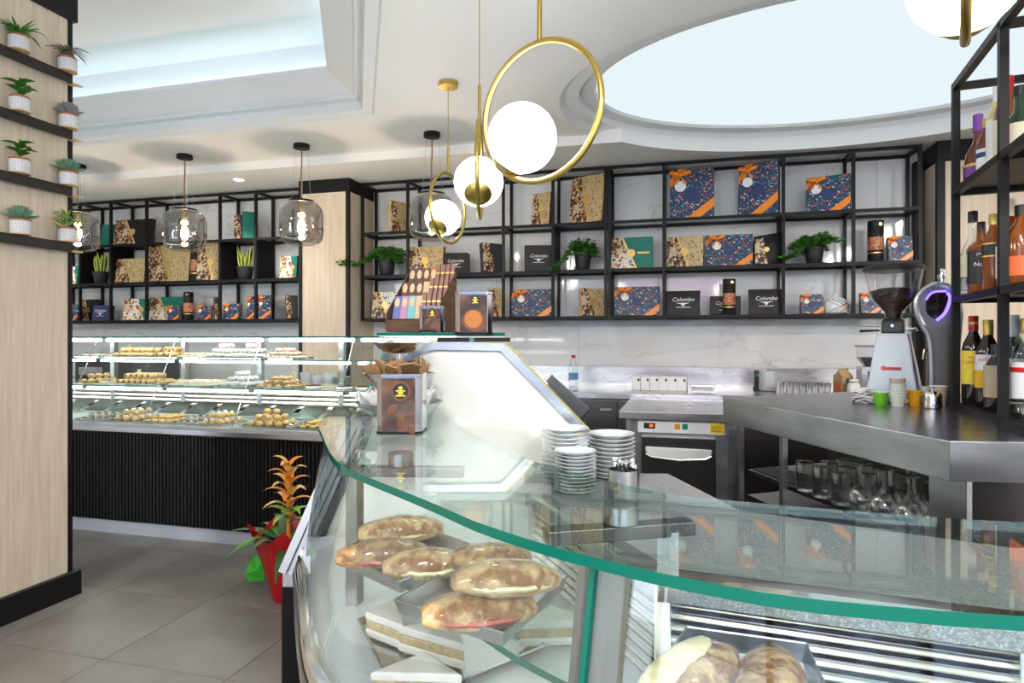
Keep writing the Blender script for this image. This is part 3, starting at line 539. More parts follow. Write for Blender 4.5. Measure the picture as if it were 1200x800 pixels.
# ------------------------------------------------------------------ long pastry case on the far side
pc = thing('pastry_case', 'long glass pastry case with black slatted front and steel rail', 'display case', (-3.9, 3.44, 0))
OX, OY = -3.9, 3.44
XP0, XP1 = -6.4, -1.36
def L(x, y=None): return x - OX if y is None else (x - OX, y - OY)
b = MB(); x = XP0
MB().b2(L(XP0), L(XP1), 0.03, 0.9, 0.10, 0.70).build('base_body', 'black_matte', pc)
while x < XP1 - 0.03: b.b2(L(x), L(x + 0.016), 0.008, 0.03, 0.10, 0.685); x += 0.0275
o = b.build('slat_front', 'black_metal', pc); o['kind'] = 'stuff'
MB().b2(L(XP0), L(XP1), 0.05, 0.06, 0.0, 0.10).build('plinth', 'grey_plinth', pc)
b = MB(); b.loft([[(xx, -0.02, 0.69), (xx, -0.045, 0.705), (xx, -0.045, 0.735), (xx, -0.02, 0.757), (xx, 0.03, 0.757), (xx, 0.03, 0.69)] for xx in (L(XP0), L(XP1))]); b.build('rail', 'steel', pc, bevel=0.003)
MB().b2(L(XP0), L(XP1), 0.03, 0.86, 0.70, 0.752).build('deck', 'deck_white', pc)
prof = [(0.01, 0.757), (0.115, 0.95), (0.215, 1.14), (0.265, 1.25), (0.29, 1.30), (0.33, 1.326)]
seams = [XP0] + [-5.576 + 0.7 * k for k in range(6)] + [XP1]
for i in range(len(seams) - 1):
    b = MB(); a, c = L(seams[i] + 0.002), L(seams[i + 1] - 0.002)
    b.loft([[(xx, y, z) for y, z in prof] + [(xx, y + 0.006, z - 0.001) for y, z in reversed(prof)] for xx in (a, c)]); b.build('glass_pane', 'glass', pc, True)
    MB().tube([(c, y + 0.012, z - 0.01) for y, z in prof], 0.0035, 6).build('glass_clip', 'chrome', pc, True)
    MB().b2(a, c, 0.31, 0.86, 1.327, 1.337).build('top_pane', 'glass_top', pc); MB().b2(a, c, 0.306, 0.31, 1.327, 1.337).build('pane_edge', 'glass_edge', pc)
for z, y0 in ((1.172, 0.30), (0.982, 0.19)):
    for i in range(len(seams) - 1):
        a, c = L(seams[i] + 0.002), L(seams[i + 1] - 0.002)
        MB().b2(a, c, y0, 0.74, z, z + 0.008).build('shelf_pane', 'glass_shelf', pc); MB().b2(a, c, y0 - 0.003, y0, z, z + 0.008).build('pane_edge', 'glass_edge_pale', pc)
        MB().b2(a + 0.03, c - 0.03, y0 + 0.012, y0 + 0.03, z - 0.018, z - 0.003).build('led_strip', 'led', pc)
for i in range(len(seams) - 1): MB().b2(L(seams[i]) + 0.03, L(seams[i + 1]) - 0.03, 0.36, 0.38, 1.302, 1.322).build('led_strip', 'led', pc)
for k in range(6):
    z = 0.79 + 0.032 * k; q = MB(); q.loft([[(xx, 0.80, z), (xx, 0.788, z + 0.010), (xx, 0.79, z + 0.022), (xx, 0.80, z + 0.026), (xx, 0.81, z + 0.016)] for xx in (L(XP0), L(XP1))]); q.build('louvre_slat', 'louvre', pc, True)
for xx in seams[1:-1]: MB().b2(L(xx) + 0.32, L(xx) + 0.36, 0.775, 0.815, 0.755, 1.33).build('back_post', 'steel', pc)
for k in range(20): MB().box((-2.3 + 0.23 * k, 0.52, 0.805), (0.19, 0.17, 0.004), Matrix.Rotation(R(24), 3, 'X')).build('rear_tray', 'chrome', pc)
# pastries: alike ones copied
def pastry_mesh(kind):
    b = MB(); nm = kind
    if kind == 'puff': b.sphere((0, 0, 0.018), 0.026, 10, 7, (1, 1, 0.72)); return b.mesh('pastry', 'pastry_gold', True)
    if kind == 'dotted':
        b.lathe([(0.020, 0), (0.026, 0.006), (0.024, 0.018), (0.010, 0.022), (0.003, 0.022)], 10); b.k = 1; b.sphere((0, 0, 0.022), 0.010, 8, 5, (1, 1, 0.7)); return b.mesh('pastry', ['pastry_pale', 'pastry_choc'], True)
    if kind == 'jam':
        b.lathe([(0.020, 0), (0.025, 0.006), (0.023, 0.016), (0.010, 0.020), (0.003, 0.020)], 10); b.k = 1; b.sphere((0, 0, 0.020), 0.009, 8, 5, (1, 1, 0.7)); return b.mesh('pastry', ['pastry_pale', 'jam_red'], True)
    if kind == 'sugar': b.sphere((0, 0, 0.022), 0.030, 9, 7, (1.25, 0.8, 0.75)); return b.mesh('pastry', 'pastry_sugar', True)
    if kind == 'roll':
        M = Matrix.Rotation(R(90), 3, 'X'); b.lathe([(0.014, -0.04), (0.022, -0.038), (0.024, 0), (0.022, 0.038), (0.014, 0.04)], 10, (0, 0, 0.023), M); b.k = 1; b.sphere((0, -0.038, 0.023), 0.013, 8, 5, (1, 0.5, 1)); return b.mesh('pastry', ['pastry_gold', 'pastry_choc'], True)
    if kind == 'biscuit': b.lathe([(0.018, 0), (0.027, 0.004), (0.027, 0.012), (0.018, 0.019), (0.004, 0.020)], 10); b.k = 1; b.sphere((0.006, 0, 0.020), 0.010, 7, 4, (1, 1, 0.5)); return b.mesh('pastry', ['pastry_brown', 'pastry_pale'], True)
    if kind == 'pale': b.loft([[(-0.035, -0.016, 0), (0.035, -0.016, 0), (0.035, 0.016, 0), (-0.035, 0.016, 0)], [(-0.038, -0.019, 0.012), (0.038, -0.019, 0.012), (0.038, 0.019, 0.012), (-0.038, 0.019, 0.012)], [(-0.03, -0.012, 0.022), (0.03, -0.012, 0.022), (0.03, 0.012, 0.022), (-0.03, 0.012, 0.022)]]); return b.mesh('pastry', 'pastry_pale', True)
    if kind == 'tart':
        b.lathe([(0.020, 0), (0.030, 0.014), (0.028, 0.016), (0.024, 0.012), (0.003, 0.013)], 12); b.k = 1; b.sphere((0, 0, 0.013), 0.022, 10, 5, (1, 1, 0.6)); return b.mesh('pastry', ['pastry_gold', 'custard'], True)
    if kind == 'choctart':
        b.lathe([(0.020, 0), (0.029, 0.014), (0.027, 0.016), (0.022, 0.012), (0.003, 0.013)], 12); b.k = 1; b.sphere((0, 0, 0.013), 0.020, 10, 5, (1, 1, 0.6)); return b.mesh('pastry', ['cream', 'pastry_choc'], True)
    if kind == 'creampuff':
        b.sphere((0, 0, 0.017), 0.028, 10, 7, (1, 1, 0.65)); b.k = 1; b.sphere((0, 0, 0.034), 0.016, 8, 6, (1, 1, 0.7)); return b.mesh('pastry', ['pastry_gold', 'cream'], True)
    if kind == 'disk': b.lathe([(0.048, 0), (0.054, 0.006), (0.052, 0.013)], 18); b.k = 1; b.lathe([(0.050, 0.0132), (0.046, 0.021), (0.02, 0.024)], 18); return b.mesh('pastry', ['cream', 'pastry_choc'], True)
PM = {}
EXT = {'puff': (.027, .027, .036), 'dotted': (.027, .027, .029), 'jam': (.026, .026, .027), 'sugar': (.038, .026, .044), 'roll': (.025, .043, .047), 'biscuit': (.028, .028, .025), 'pale': (.039, .020, .022), 'tart': (.031, .031, .027), 'choctart': (.030, .030, .026), 'creampuff': (.029, .029, .044), 'disk': (.055, .055, .025)}
def pile(kind, u0, u1, y0, y1, z, nx, ny, layers, label, cat='pastry', group=None, jit=0.006, dz=0.030, traytop=True, nm='pastry'):
    a, c = aty(u0, 300, y0).x, aty(u1, 300, y0).x
    if kind not in PM: PM[kind] = pastry_mesh(kind)
    sk = {'sugar': 0.78, 'pale': 0.8, 'roll': 0.85, 'choctart': 0.85, 'tart': 0.85, 'creampuff': 0.9}.get(kind, 1.0); ex, ey, ez = (k_ * 1.05 * sk for k_ in EXT[kind]); nx = max(1, int((c - a) / (2.04 * ex))); ny = max(1, int((y1 - y0 + 0.02) / (2.04 * ey))); px, py = (c - a) / nx, (y1 - y0 + 0.02) / ny; jit = 0.001
    for l in range(layers):
        for i in range(nx - l):
            for j in range(max(1, ny - l)):
                o = link(bpy.data.objects.new(nm, PM[kind])); q = (i + 0.5 + 0.5 * l) / nx; s = (j + 0.5 + 0.5 * l) / max(ny, 1 + l)
                o.location = (a + px * (i + 0.5 + 0.5 * l) + random.uniform(-jit, jit), y0 - 0.01 + py * (j + 0.5 + 0.5 * l * (ny > l)) + random.uniform(-jit, jit), z + 0.002 + l * ez * 0.98)
                o.rotation_euler = (0, 0, random.uniform(0, 6.28) if kind not in ('roll', 'pale', 'sugar') else random.uniform(-0.06, 0.06)); o.scale = (sk * random.uniform(0.96, 1.04),) * 3
                tag(o, label, cat, group or label)
    return a, c
def tray(a, c, y0, y1, z, label, lip=0.012, rz=0, group=None):
    t = thing('baking_tray', label, 'tray', ((a + c) / 2, (y0 + y1) / 2, z), rz, group); w, d = (c - a) / 2, (y1 - y0) / 2
    MB().b2(-w, w, -d, d, 0, 0.002).build('tray_base', 'chrome', t); b = MB(); b.loft([[(sx * (w + e), sy * (d + e), zz) for sx, sy in ((-1, -1), (1, -1), (1, 1), (-1, 1))] for e, zz in ((0, 0.001), (lip * 0.5, lip), (lip * 0.5 + 0.003, lip), (0.003, 0.0))], cap=False); b.build('tray_rim', 'chrome', t); return t
Z1, Z2, Z0 = 1.181, 0.991, 0.753
def row(z, y0, y1, items, where):
    for kind, u0, u1, nx, ny, ly, desc in items:
        a, c = aty(u0, 300, y0).x, aty(u1, 300, y0).x; tray(a, c - 0.005, y0 - 0.02, y1 + 0.02, z, 'steel tray under the %s, %s' % (desc, where)); pile(kind, u0 + 1, u1 - 1, y0, y1, z + 0.001, nx, ny, ly, '%s in the pastry case, %s' % (desc, where), nm={'puff': 'golden_puff', 'dotted': 'dotted_biscuit', 'jam': 'jam_biscuit', 'sugar': 'sugared_pastry', 'roll': 'filled_roll', 'biscuit': 'hazelnut_biscuit', 'pale': 'almond_finger', 'tart': 'custard_tart', 'choctart': 'chocolate_tart', 'creampuff': 'cream_puff'}[kind])
row(Z1, 3.79, 4.0, [('dotted', 92, 126, 7, 3, 1, 'pale biscuit with a dark dot'), ('puff', 128, 176, 7, 3, 2, 'golden puff pastry'), ('roll', 177, 203, 4, 2, 2, 'golden filled roll'), ('pale', 205, 236, 3, 3, 2, 'pale sliced pastry'), ('sugar', 238, 270, 4, 3, 4, 'sugar dusted pastry'), ('sugar', 271, 301, 4, 3, 5, 'sugar dusted pastry of the tallest heap'), ('jam', 304, 345, 7, 4, 3, 'small biscuit with red jam dot')], 'upper glass shelf')
row(Z2, 3.67, 3.9, [('puff', 90, 110, 4, 2, 2, 'small golden puff'), ('dotted', 112, 130, 4, 3, 1, 'dark dotted biscuit'), ('roll', 134, 176, 7, 2, 2, 'cannolo with dark chocolate end'), ('puff', 178, 192, 2, 2, 2, 'round golden bun'), ('pale', 197, 248, 5, 3, 2, 'pale almond finger'), ('sugar', 254, 290, 4, 3, 5, 'white sugared pastry'), ('biscuit', 296, 342, 6, 4, 3, 'round brown hazelnut biscuit')], 'lower glass shelf')
row(Z0, 3.52, 3.73, [('choctart', 90, 128, 5, 2, 2, 'small chocolate tart'), ('creampuff', 130, 163, 4, 2, 2, 'little cream puff'), ('tart', 167, 202, 4, 3, 2, 'yellow custard tart'), ('choctart', 204, 232, 4, 2, 2, 'white tart with chocolate centre'), ('creampuff', 234, 262, 3, 2, 2, 'large round cream bun'), ('puff', 284, 330, 5, 3, 3, 'golden profiterole'), ('choctart', 332, 344, 2, 2, 1, 'dark chocolate tart'), ('tart', 346, 384, 5, 3, 2, 'yellow fruit tart')], 'chilled deck')
for k, u in enumerate((361, 397, 420)): pile('disk', u - 10, u + 10, 3.70, 3.84, Z2, 1, 1, 1, 'chocolate topped biscuit disc on the lower glass shelf', 'biscuit', 'chocolate topped biscuit discs', nm='biscuit_disc')
for k, (u, y, z, lb) in enumerate([(150, 4.02, Z1, 'behind the golden puffs'), (331, 4.02, Z1, 'behind the jam biscuits'), (162, 3.93, Z2, 'behind the cannoli'), (343, 3.93, Z2, 'behind the hazelnut biscuits')]):
    p = aty(u, 300, y); t = thing('price_card', 'gold price card standing %s' % lb, 'card', (p.x, y, z), R(-20)); MB().box((0, 0, 0.055), (0.055, 0.003, 0.09), Matrix.Rotation(R(-14), 3, 'X')).build('card', 'gold_print', t); MB().b2(-0.02, 0.02, -0.012, 0.02, 0, 0.012).build('card_foot', 'gold_foil', t)

# ------------------------------------------------------------------ service counter behind the pastry case
bc = thing('back_counter', 'steel back counter along the marble wall under the left shelf', 'counter', (-4.5, 5.3, 0))
MB().b2(-2.6, 1.0, -0.28, 0.378, 0.1, 0.86).build('cabinet', 'steel_dark', bc); MB().b2(-2.6, 1.02, -0.32, 0.378, 0.86, 0.90).build('worktop', 'steel_top', bc, bevel=0.004); MB().b2(-2.55, 0.95, -0.22, 0.3, 0, 0.1).build('plinth', 'black_matte', bc)
def lbl_box(name, label, cat, u, v, y, z, w, d, h, m, group=None, parts=()):
    p = aty(u, v, y); t = thing(name, label, cat, (p.x, y, z), 0, group); MB().b2(-w / 2, w / 2, -d / 2, d / 2, 0, h).build('body', m, t, bevel=0.006); return t
t = lbl_box('serving_machine', 'dark espresso machine casing on the left back counter', 'machine', 150, 430, 5.25, 0.90, 0.9, 0.4, 0.2, 'black_plastic'); MB().b2(-0.47, 0.47, -0.22, 0.2, 0.2, 0.22).build('top_tray', 'steel_dark', t); MB().b2(-0.40, -0.1, -0.205, -0.2, 0.06, 0.14).build('panel', 'steel', t)
for k, (u, h, lb) in enumerate([(348, 0.12, 'beside the hazelnut biscuits'), (362, 0.10, 'next to the plate stack'), (376, 0.13, 'tallest of the three')]):
    p = aty(u, 440, 4.9); t = thing('white_tub', 'white plastic tub behind the pastry case, %s' % lb, 'tub', (p.x, 5.05, 0.90)); MB().lathe([(0.05, 0), (0.058, h * 0.97), (0.062, h), (0.055, h), (0.048, 0.01), (0.002, 0.01)], 20).build('tub_body', 'white_plastic', t, True)
def plate_mesh(d):
    r = d / 2; return MB().lathe([(r * 0.52, 0), (r * 0.55, 0.0015), (r * 0.95, d * 0.085), (r, d * 0.098), (r * 0.995, d * 0.105), (r * 0.93, d * 0.098), (r * 0.55, d * 0.03), (0.001, d * 0.025)], 32).mesh('saucer', 'porcelain', True)
def stack(d, n, x, y, z, label, nm='saucer', pitch=None):
    me = plate_mesh(d); pt = pitch or d * 0.062
    for i in range(n):
        o = link(bpy.data.objects.new(nm, me)); o.location = (x + random.uniform(-1, 1) * d * 0.008, y + random.uniform(-1, 1) * d * 0.008, z + i * pt); tag(o, label, 'plate', label)
p = aty(397, 445, 5.0); stack(0.165, 8, p.x, 5.05, 0.90, 'white plate stacked on the back counter beside white tubs', 'plate')

# ------------------------------------------------------------------ corner pastry case with white end panel
K = 1.8 / F; mo = att(600, CV, 1.8)
mc = thing('corner_case', 'corner pastry case with white end panel framed in steel and gold', 'display case', (mo.x, mo.y, 0), R(15))
def q(u, v): return ((u - 600) * K, H + (CV - v) * K)
LEN = 1.62
arch = [q(u, v) for u, v in ((467, 432), (474, 420), (482, 411), (492, 405), (503, 401.5), (513, 400.5), (552, 401), (591, 403))] + [q(640, 453), q(692, 507), q(700, 520)]
zb = 0.62
beamT, beamB = q(456, 398), q(337, 668)
pan = [(beamB[0] + 0.035, zb)] + [q(430, 520)] + arch + [(arch[-1][0], zb)]
MB().slabx(pan, 0.0, 0.012).build('end_panel', 'panel_white', mc)
# frame of the panel: steel strip and gold outer trim
def strip(pts, w0, w1, y0, y1, name, m):
    P = [Vector((p[0], p[1])) for p in pts]; n = len(P); inn = []; out = []
    for i in range(n):
        a, c = P[max(i - 1, 0)], P[min(i + 1, n - 1)]; tt = (c - a).normalized(); nn = Vector((-tt.y, tt.x)); inn.append(P[i] + nn * w0); out.append(P[i] + nn * w1)
    b = MB()
    for i in range(n - 1): b.slabx([inn[i], inn[i + 1], out[i + 1], out[i]], y0, y1)
    return b.build(name, m, mc)
strip(arch, -0.022, 0.001, -0.012, 0.0, 'steel_frame', 'steel'); strip(arch[4:], 0.0015, 0.006, -0.012, 0.01, 'gold_trim', 'gold_trim')
# sloping front beam
bT = q(412, 497); dv = Vector((bT[0] - beamB[0], bT[1] - beamB[1])); nn = Vector((dv.y, -dv.x)).normalized()
for k, (w0, w1, y, m) in enumerate([(-0.018, 0.004, -0.030, 'alu'), (0.006, 0.020, -0.022, 'alu'), (0.022, 0.034, -0.010, 'alu'), (0.034, 0.062, 0.0, 'steel_dark')]):
    a, c = Vector(beamB), Vector(bT); MB().slabx([a + nn * w0, a + nn * w1, c + nn * w1, c + nn * w0], y, y + 0.03).build('beam_profile', m, mc, bevel=0.0015)
for k in range(4):
    s = 0.22 + 0.2 * k; a = Vector(beamB) + dv * s
# front glass leaning back, top glass, base
fg = [(beamB[0], beamB[1]), (beamT[0], beamT[1])]
b = MB(); b.add([(fg[0][0], 0.0, fg[0][1]), (fg[1][0], 0.0, fg[1][1]), (fg[1][0], LEN, fg[1][1]), (fg[0][0], LEN, fg[0][1]), (fg[0][0] + 0.006, 0.0, fg[0][1]), (fg[1][0] + 0.006, 0.0, fg[1][1]), (fg[1][0] + 0.006, LEN, fg[1][1]), (fg[0][0] + 0.006, LEN, fg[0][1])], [(0, 1, 2, 3), (7, 6, 5, 4), (0, 4, 5, 1), (1, 5, 6, 2), (2, 6, 7, 3), (3, 7, 4, 0)]); b.build('glass_pane', 'glass', mc)
b = MB(); b.slabx([(fg[1][0] - 0.001, fg[1][1]), (fg[1][0] + 0.007, fg[1][1]), (q(428, 461)[0] + 0.007, q(428, 461)[1]), (q(428, 461)[0], q(428, 461)[1])], -0.004, 0.0); b.build('pane_edge', 'glass_edge_pale', mc)
MB().b2(q(440, 0)[0], q(592, 0)[0], 0.02, LEN, 1.328, 1.338).build('top_pane', 'glass_top', mc); MB().b2(q(440, 0)[0], q(592, 0)[0], 0.016, 0.02, 1.328, 1.338).build('pane_edge', 'glass_edge', mc)
MB().b2(q(332, 0)[0], q(690, 0)[0], 0.0, LEN, 0.08, zb).build('base_body', 'black_matte', mc); MB().b2(q(345, 0)[0], q(690, 0)[0], 0.04, LEN, 0.0, 0.08).build('plinth', 'grey_plinth', mc)
MB().b2(q(331, 0)[0], q(352, 0)[0], -0.006, LEN, zb, 0.668).build('rail', 'steel', mc, bevel=0.004)
b = MB(); y = 0.02
while y < LEN - 0.02: b.b2(q(332, 0)[0] - 0.012, q(332, 0)[0], y, y + 0.016, 0.08, zb); y += 0.0275
o = b.build('slat_front', 'black_metal', mc); o['kind'] = 'stuff'
MB().b2(q(430, 0)[0], q(590, 0)[0], 0.1, LEN, 0.98, 0.988).build('shelf_pane', 'glass_shelf', mc); MB().b2(q(350, 0)[0], q(690, 0)[0], 0.012, LEN, zb, zb + 0.05).build('deck', 'deck_white', mc)
MB().b2(q(513, 0)[0], q(598, 0)[0], -0.02, 0.10, q(0, 400.3)[1], q(0, 395.5)[1]).build('black_ledge', 'black_metal', mc); MB().b2(q(551, 0)[0], q(556, 0)[0], -0.022, -0.012, q(0, 400)[1], q(0, 395.6)[1]).build('ledge_clip', 'glass_edge_pale', mc)
# ------------------------------------------------------------------ near display case, curved front
FC = [(-0.97, 1.61), (-0.925, 1.485), (-0.81, 1.316), (-0.673, 1.119), (-0.574, 0.996), (-0.464, 0.906), (-0.376, 0.839), (-0.30, 0.779), (-0.238, 0.728), (-0.141, 0.668), (-0.083, 0.641), (-0.032, 0.619), (0.072, 0.590), (0.138, 0.587), (0.2, 0.5885), (0.262, 0.594), (0.55, 0.627), (0.99, 0.726), (1.43, 0.88)]
BC = [(-0.63, 1.70), (-0.53, 1.50), (-0.377, 1.27), (-0.295, 1.163), (-0.23, 1.088), (-0.131, 1.009), (-0.024, 0.934), (0.045, 0.920), (0.11, 0.909), (0.211, 0.901), (0.305, 0.895), (0.395, 0.898), (0.66, 0.924), (1.05, 1.01), (1.43, 1.13)]
FP = resample(smooth_curve(FC), 61); BP = resample(smooth_curve(BC), 61); FN = normals(FP)      # FN points outward (to the customer)
def fpt(s, off=0.0):
    s = max(0, min(1, s)) * 60; i = min(59, int(s)); f = s - i; p = FP[i].lerp(FP[i + 1], f); n = FN[i].lerp(FN[i + 1], f).normalized(); return p + n * off
def s_at_x(x): return min(range(601), key=lambda k: abs(fpt(k / 600).x - x)) / 600
dc = thing('display_counter', 'curved glass display counter with wrapped sandwiches and steel louvres', 'display case', (0, 0, 0))
GZ = 1.10
b = MB(); n = 61
vs = [(p.x, p.y, GZ - 0.012) for p in FP] + [(p.x, p.y, GZ) for p in FP] + [(p.x, p.y, GZ - 0.012) for p in BP] + [(p.x, p.y, GZ) for p in BP]
fs = []; mi = []
for i in range(n - 1):
    fs.append((n + i, n + i + 1, 3 * n + i + 1, 3 * n + i)); mi.append(0); fs.append((i, 2 * n + i, 2 * n + i + 1, i + 1)); mi.append(0)
    fs.append((i, i + 1, n + i + 1, n + i)); mi.append(1); fs.append((2 * n + i, 3 * n + i, 3 * n + i + 1, 2 * n + i + 1)); mi.append(2)
fs.append((0, n, 3 * n, 2 * n)); mi.append(2); fs.append((n - 1, 3 * n - 1, 4 * n - 1, 2 * n - 1)); mi.append(2)
b.v = vs; b.f = fs; b.m = mi; b.build('counter_glass', ['glass_top', 'glass_edge', 'glass_back_edge'], dc)
def strip3(s0, s1, lev, name, m, th=0.006, k=24, s0b=None, s1b=None, smooth=True):
    # lev: [(offset, z), ...] from top to bottom; seams may slant
    b = MB(); ro = []; ri = []; nl = len(lev)
    for j, (of, z) in enumerate(lev):
        f = j / max(1, nl - 1); a = s0 + ((s0b if s0b is not None else s0) - s0) * f; c = s1 + ((s1b if s1b is not None else s1) - s1) * f
        ro.append([(*fpt(a + (c - a) * i / k, of)[:2], z) for i in range(k + 1)]); ri.append([(*fpt(a + (c - a) * i / k, of - th)[:2], z) for i in range(k + 1)])
    W_ = k + 1; vs = [p for r in ro for p in r] + [p for r in ri for p in r]; o2 = nl * W_; fs = []
    for j in range(nl - 1):
        for i in range(k): fs.append((j * W_ + i, (j + 1) * W_ + i, (j + 1) * W_ + i + 1, j * W_ + i + 1)); fs.append((o2 + j * W_ + i, o2 + j * W_ + i + 1, o2 + (j + 1) * W_ + i + 1, o2 + (j + 1) * W_ + i))
        for e in (0, k): fs.append((j * W_ + e, o2 + j * W_ + e, o2 + (j + 1) * W_ + e, (j + 1) * W_ + e))
    for j in (0, nl - 1):
        for i in range(k): fs.append((j * W_ + i, j * W_ + i + 1, o2 + j * W_ + i + 1, o2 + j * W_ + i))
    b.v = vs; b.f = fs; b.m = [0] * len(fs); return b.build(name, m, dc, smooth)
SA, SAb, SPOST = s_at_x(-0.49), s_at_x(-0.575), s_at_x(-0.10)
lev = [(-0.02, 1.086), (0.0, 0.98), (0.02, 0.87), (0.04, 0.755)]
strip3(0.012, SA - 0.003, lev, 'glass_pane', 'glass', s1b=SAb - 0.003); strip3(SA, SPOST - 0.003, lev, 'glass_pane', 'glass_front', s0b=SAb); strip3(SPOST + 0.003, 0.995, lev, 'glass_pane', 'glass')
strip3(SPOST - 0.0011, SPOST + 0.0011, [(-0.018, 1.084), (0.002, 0.98), (0.042, 0.76)], 'pane_edge', 'glass_edge', 0.008, 2)
strip3(0.012, 0.995, [(0.03, 0.757), (0.052, 0.752), (0.062, 0.735), (0.060, 0.70), (0.045, 0.682), (0.03, 0.68)], 'chrome_rail', 'chrome', 0.02, 60)
strip3(0.012, 0.995, [(0.03, 0.68), (0.03, 0.09)], 'base_front', 'black_metal', 0.02, 60, smooth=False); strip3(0.012, 0.995, [(-0.02, 0.09), (-0.02, 0.0)], 'plinth', 'grey_plinth', 0.01, 60)
# steel post behind the joint of the panes
P0 = fpt(SPOST, -0.052); P1 = fpt(SPOST, 0.0); nx = (fpt(SPOST + .01) - fpt(SPOST - .01)).normalized(); nv = Vector((nx.y, -nx.x, 0))
b = MB(); b.loft([[P + nx * (-0.028) + Vector((0, 0, z)), P + nx * (-0.028) + nv * 0.018 + Vector((0, 0, z)), P + nx * (-0.004) + nv * 0.024 + Vector((0, 0, z)), P + nx * 0.012 + nv * 0.016 + Vector((0, 0, z)), P + nx * 0.028 + nv * 0.014 + Vector((0, 0, z)), P + nx * 0.028 + Vector((0, 0, z))] for P, z in ((P1, 0.76), (P0, 1.086))]); b.build('front_post', 'post_grey', dc, bevel=0.002)
# deck, louvred back, granite worktop
LV = [(-0.36, 1.54), (-0.345, 1.495), (-0.03, 1.03), (0.43, 0.985), (0.95, 1.06), (1.40, 1.22)]
DZ = 0.772
fr = [tuple(fpt(i / 40 * 0.98 + 0.012, 0.025)[:2]) for i in range(41)]
b = MB(); b.prism(fr + [(1.40, 1.22), (0.95, 1.06), (0.43, 0.985), (-0.03, 1.03), (-0.36, 1.54), (-0.52, 1.66)], DZ - 0.02, DZ); b.build('deck', 'deck_white', dc)
def louvre(a, c, z0, n_, pitch, name='louvre_slat'):
    a, c = Vector((*a, 0)), Vector((*c, 0)); d = (c - a).normalized(); nn = Vector((d.y, -d.x, 0))
    for k in range(n_):
        z = z0 + pitch * k; b = MB(); pr = [(0.008, 0.0), (0.012, 0.004), (0.009, 0.010), (0.002, 0.0135), (-0.004, 0.014), (-0.004, 0.012), (0.003, 0.007), (0.005, 0.003)]
        b.loft([[pt + nn * y + Vector((0, 0, z + zz)) for y, zz in pr] for pt in (a, c)]); b.build(name, 'louvre', dc, True)
for i in (1, 2, 3, 4): louvre(Vector(LV[i]) , Vector(LV[i + 1]), DZ + 0.003, 9, 0.0186)
for i in (1, 2, 3, 4):
    a, c = Vector(LV[i]), Vector(LV[i + 1]); d = (c - a).normalized(); b = MB(); off = Vector((-d.y, d.x)) * 0.03
    b.prism([a + off * 0.6, c + off * 0.6, c + off, a + off], DZ, 0.94); b.build('louvre_back', 'post_steel', dc)
for x, y, w in ((-0.348, 1.497, 0.02), (-0.03, 1.02, 0.026), (0.432, 0.975, 0.026), (0.95, 1.05, 0.026)): MB().box((x, y, (DZ + 0.955) / 2), (w, 0.03, 0.955 - DZ)).build('louvre_post', 'louvre', dc, bevel=0.002)
for i in (1, 2, 3, 4):
    a, c = Vector((*LV[i], 0.948)), Vector((*LV[i + 1], 0.948)); d = c - a; MB().box((a + c) / 2 , (d.length, 0.03, 0.016), Matrix.Rotation(math.atan2(d.y, d.x), 3, 'Z')).build('louvre_rail', 'louvre', dc)
WT = [(-0.37, 1.50), (-0.035, 1.005), (0.43, 0.955), (0.95, 1.03), (1.40, 1.19), (1.40, 1.56), (0.95, 1.40), (0.57, 1.34), (0.12, 1.48), (-0.04, 1.83), (-0.30, 1.76)]
MB().prism(WT, 0.917, 0.945).build('worktop', 'granite', dc, bevel=0.002); WZ = 0.945
MB().prism([(p[0] * 0.98 + 0.01, p[1] + 0.03) for p in WT], 0.1, 0.916).build('back_cabinet', 'steel_dark', dc)
# glass shelf with its green edge
def shelf(pts_s, back, z, nm='shelf_pane'):
    fr = [tuple(fpt(s, -0.055)[:2]) for s in pts_s]; MB().prism(fr + back, z - 0.008, z).build(nm, 'glass_shelf', dc)
    b = MB(); nq = len(fr)
    for i in range(nq - 1): b.add([(*fr[i], z - 0.008), (*fr[i + 1], z - 0.008), (*fr[i + 1], z), (*fr[i], z)], [(0, 1, 2, 3)])
    f2 = [tuple(fpt(s, -0.0535)[:2]) for s in pts_s]; b = MB(); b.prism(fr + list(reversed(f2)), z - 0.0082, z + 0.0002); b.build('pane_edge', 'glass_edge', dc)
S0, S1 = s_at_x(-0.63), s_at_x(-0.13)
SZ = 0.925; shelf([S0 + (S1 - S0) * i / 16 for i in range(17)], [(-0.075, 1.06), (-0.34, 1.44), (-0.56, 1.40)], SZ)
S2, S3 = s_at_x(-0.06), 0.97; SZ2 = 0.862; shelf([S2 + (S3 - S2) * i / 20 for i in range(21)], [(0.95, 1.02), (0.43, 0.95), (0.0, 0.99)], SZ2)
# brackets and round standoffs carrying the counter glass
def bracket(u, v, z, a, L_, lab=None):
    p = atz(u, v, z); M = Matrix.Rotation(a, 3, 'Z'); MB().box((p.x, p.y, z - 0.012), (L_, 0.03, 0.02), M).build('bracket_arm', 'steel_dark', dc, bevel=0.002); MB().lathe([(0.024, 0), (0.026, 0.002), (0.026, GZ - 0.0125 - z - 0.002), (0.024, GZ - 0.0125 - z)], 24, (p.x, p.y, z)).build('standoff', 'steel', dc, True)
    return p
p1 = bracket(727, 612, 1.06, R(28), 0.22); p2 = bracket(470, 545, 1.06, R(12), 0.26)
MB().b2(p1.x + 0.05, p1.x + 0.08, p1.y + 0.02, p1.y + 0.05, WZ, 1.045).build('bracket_leg', 'steel', dc)
p = p2; MB().b2(p.x - 0.11, p.x - 0.085, p.y - 0.03, p.y, DZ, 1.045).build('bracket_leg', 'post_steel', dc)

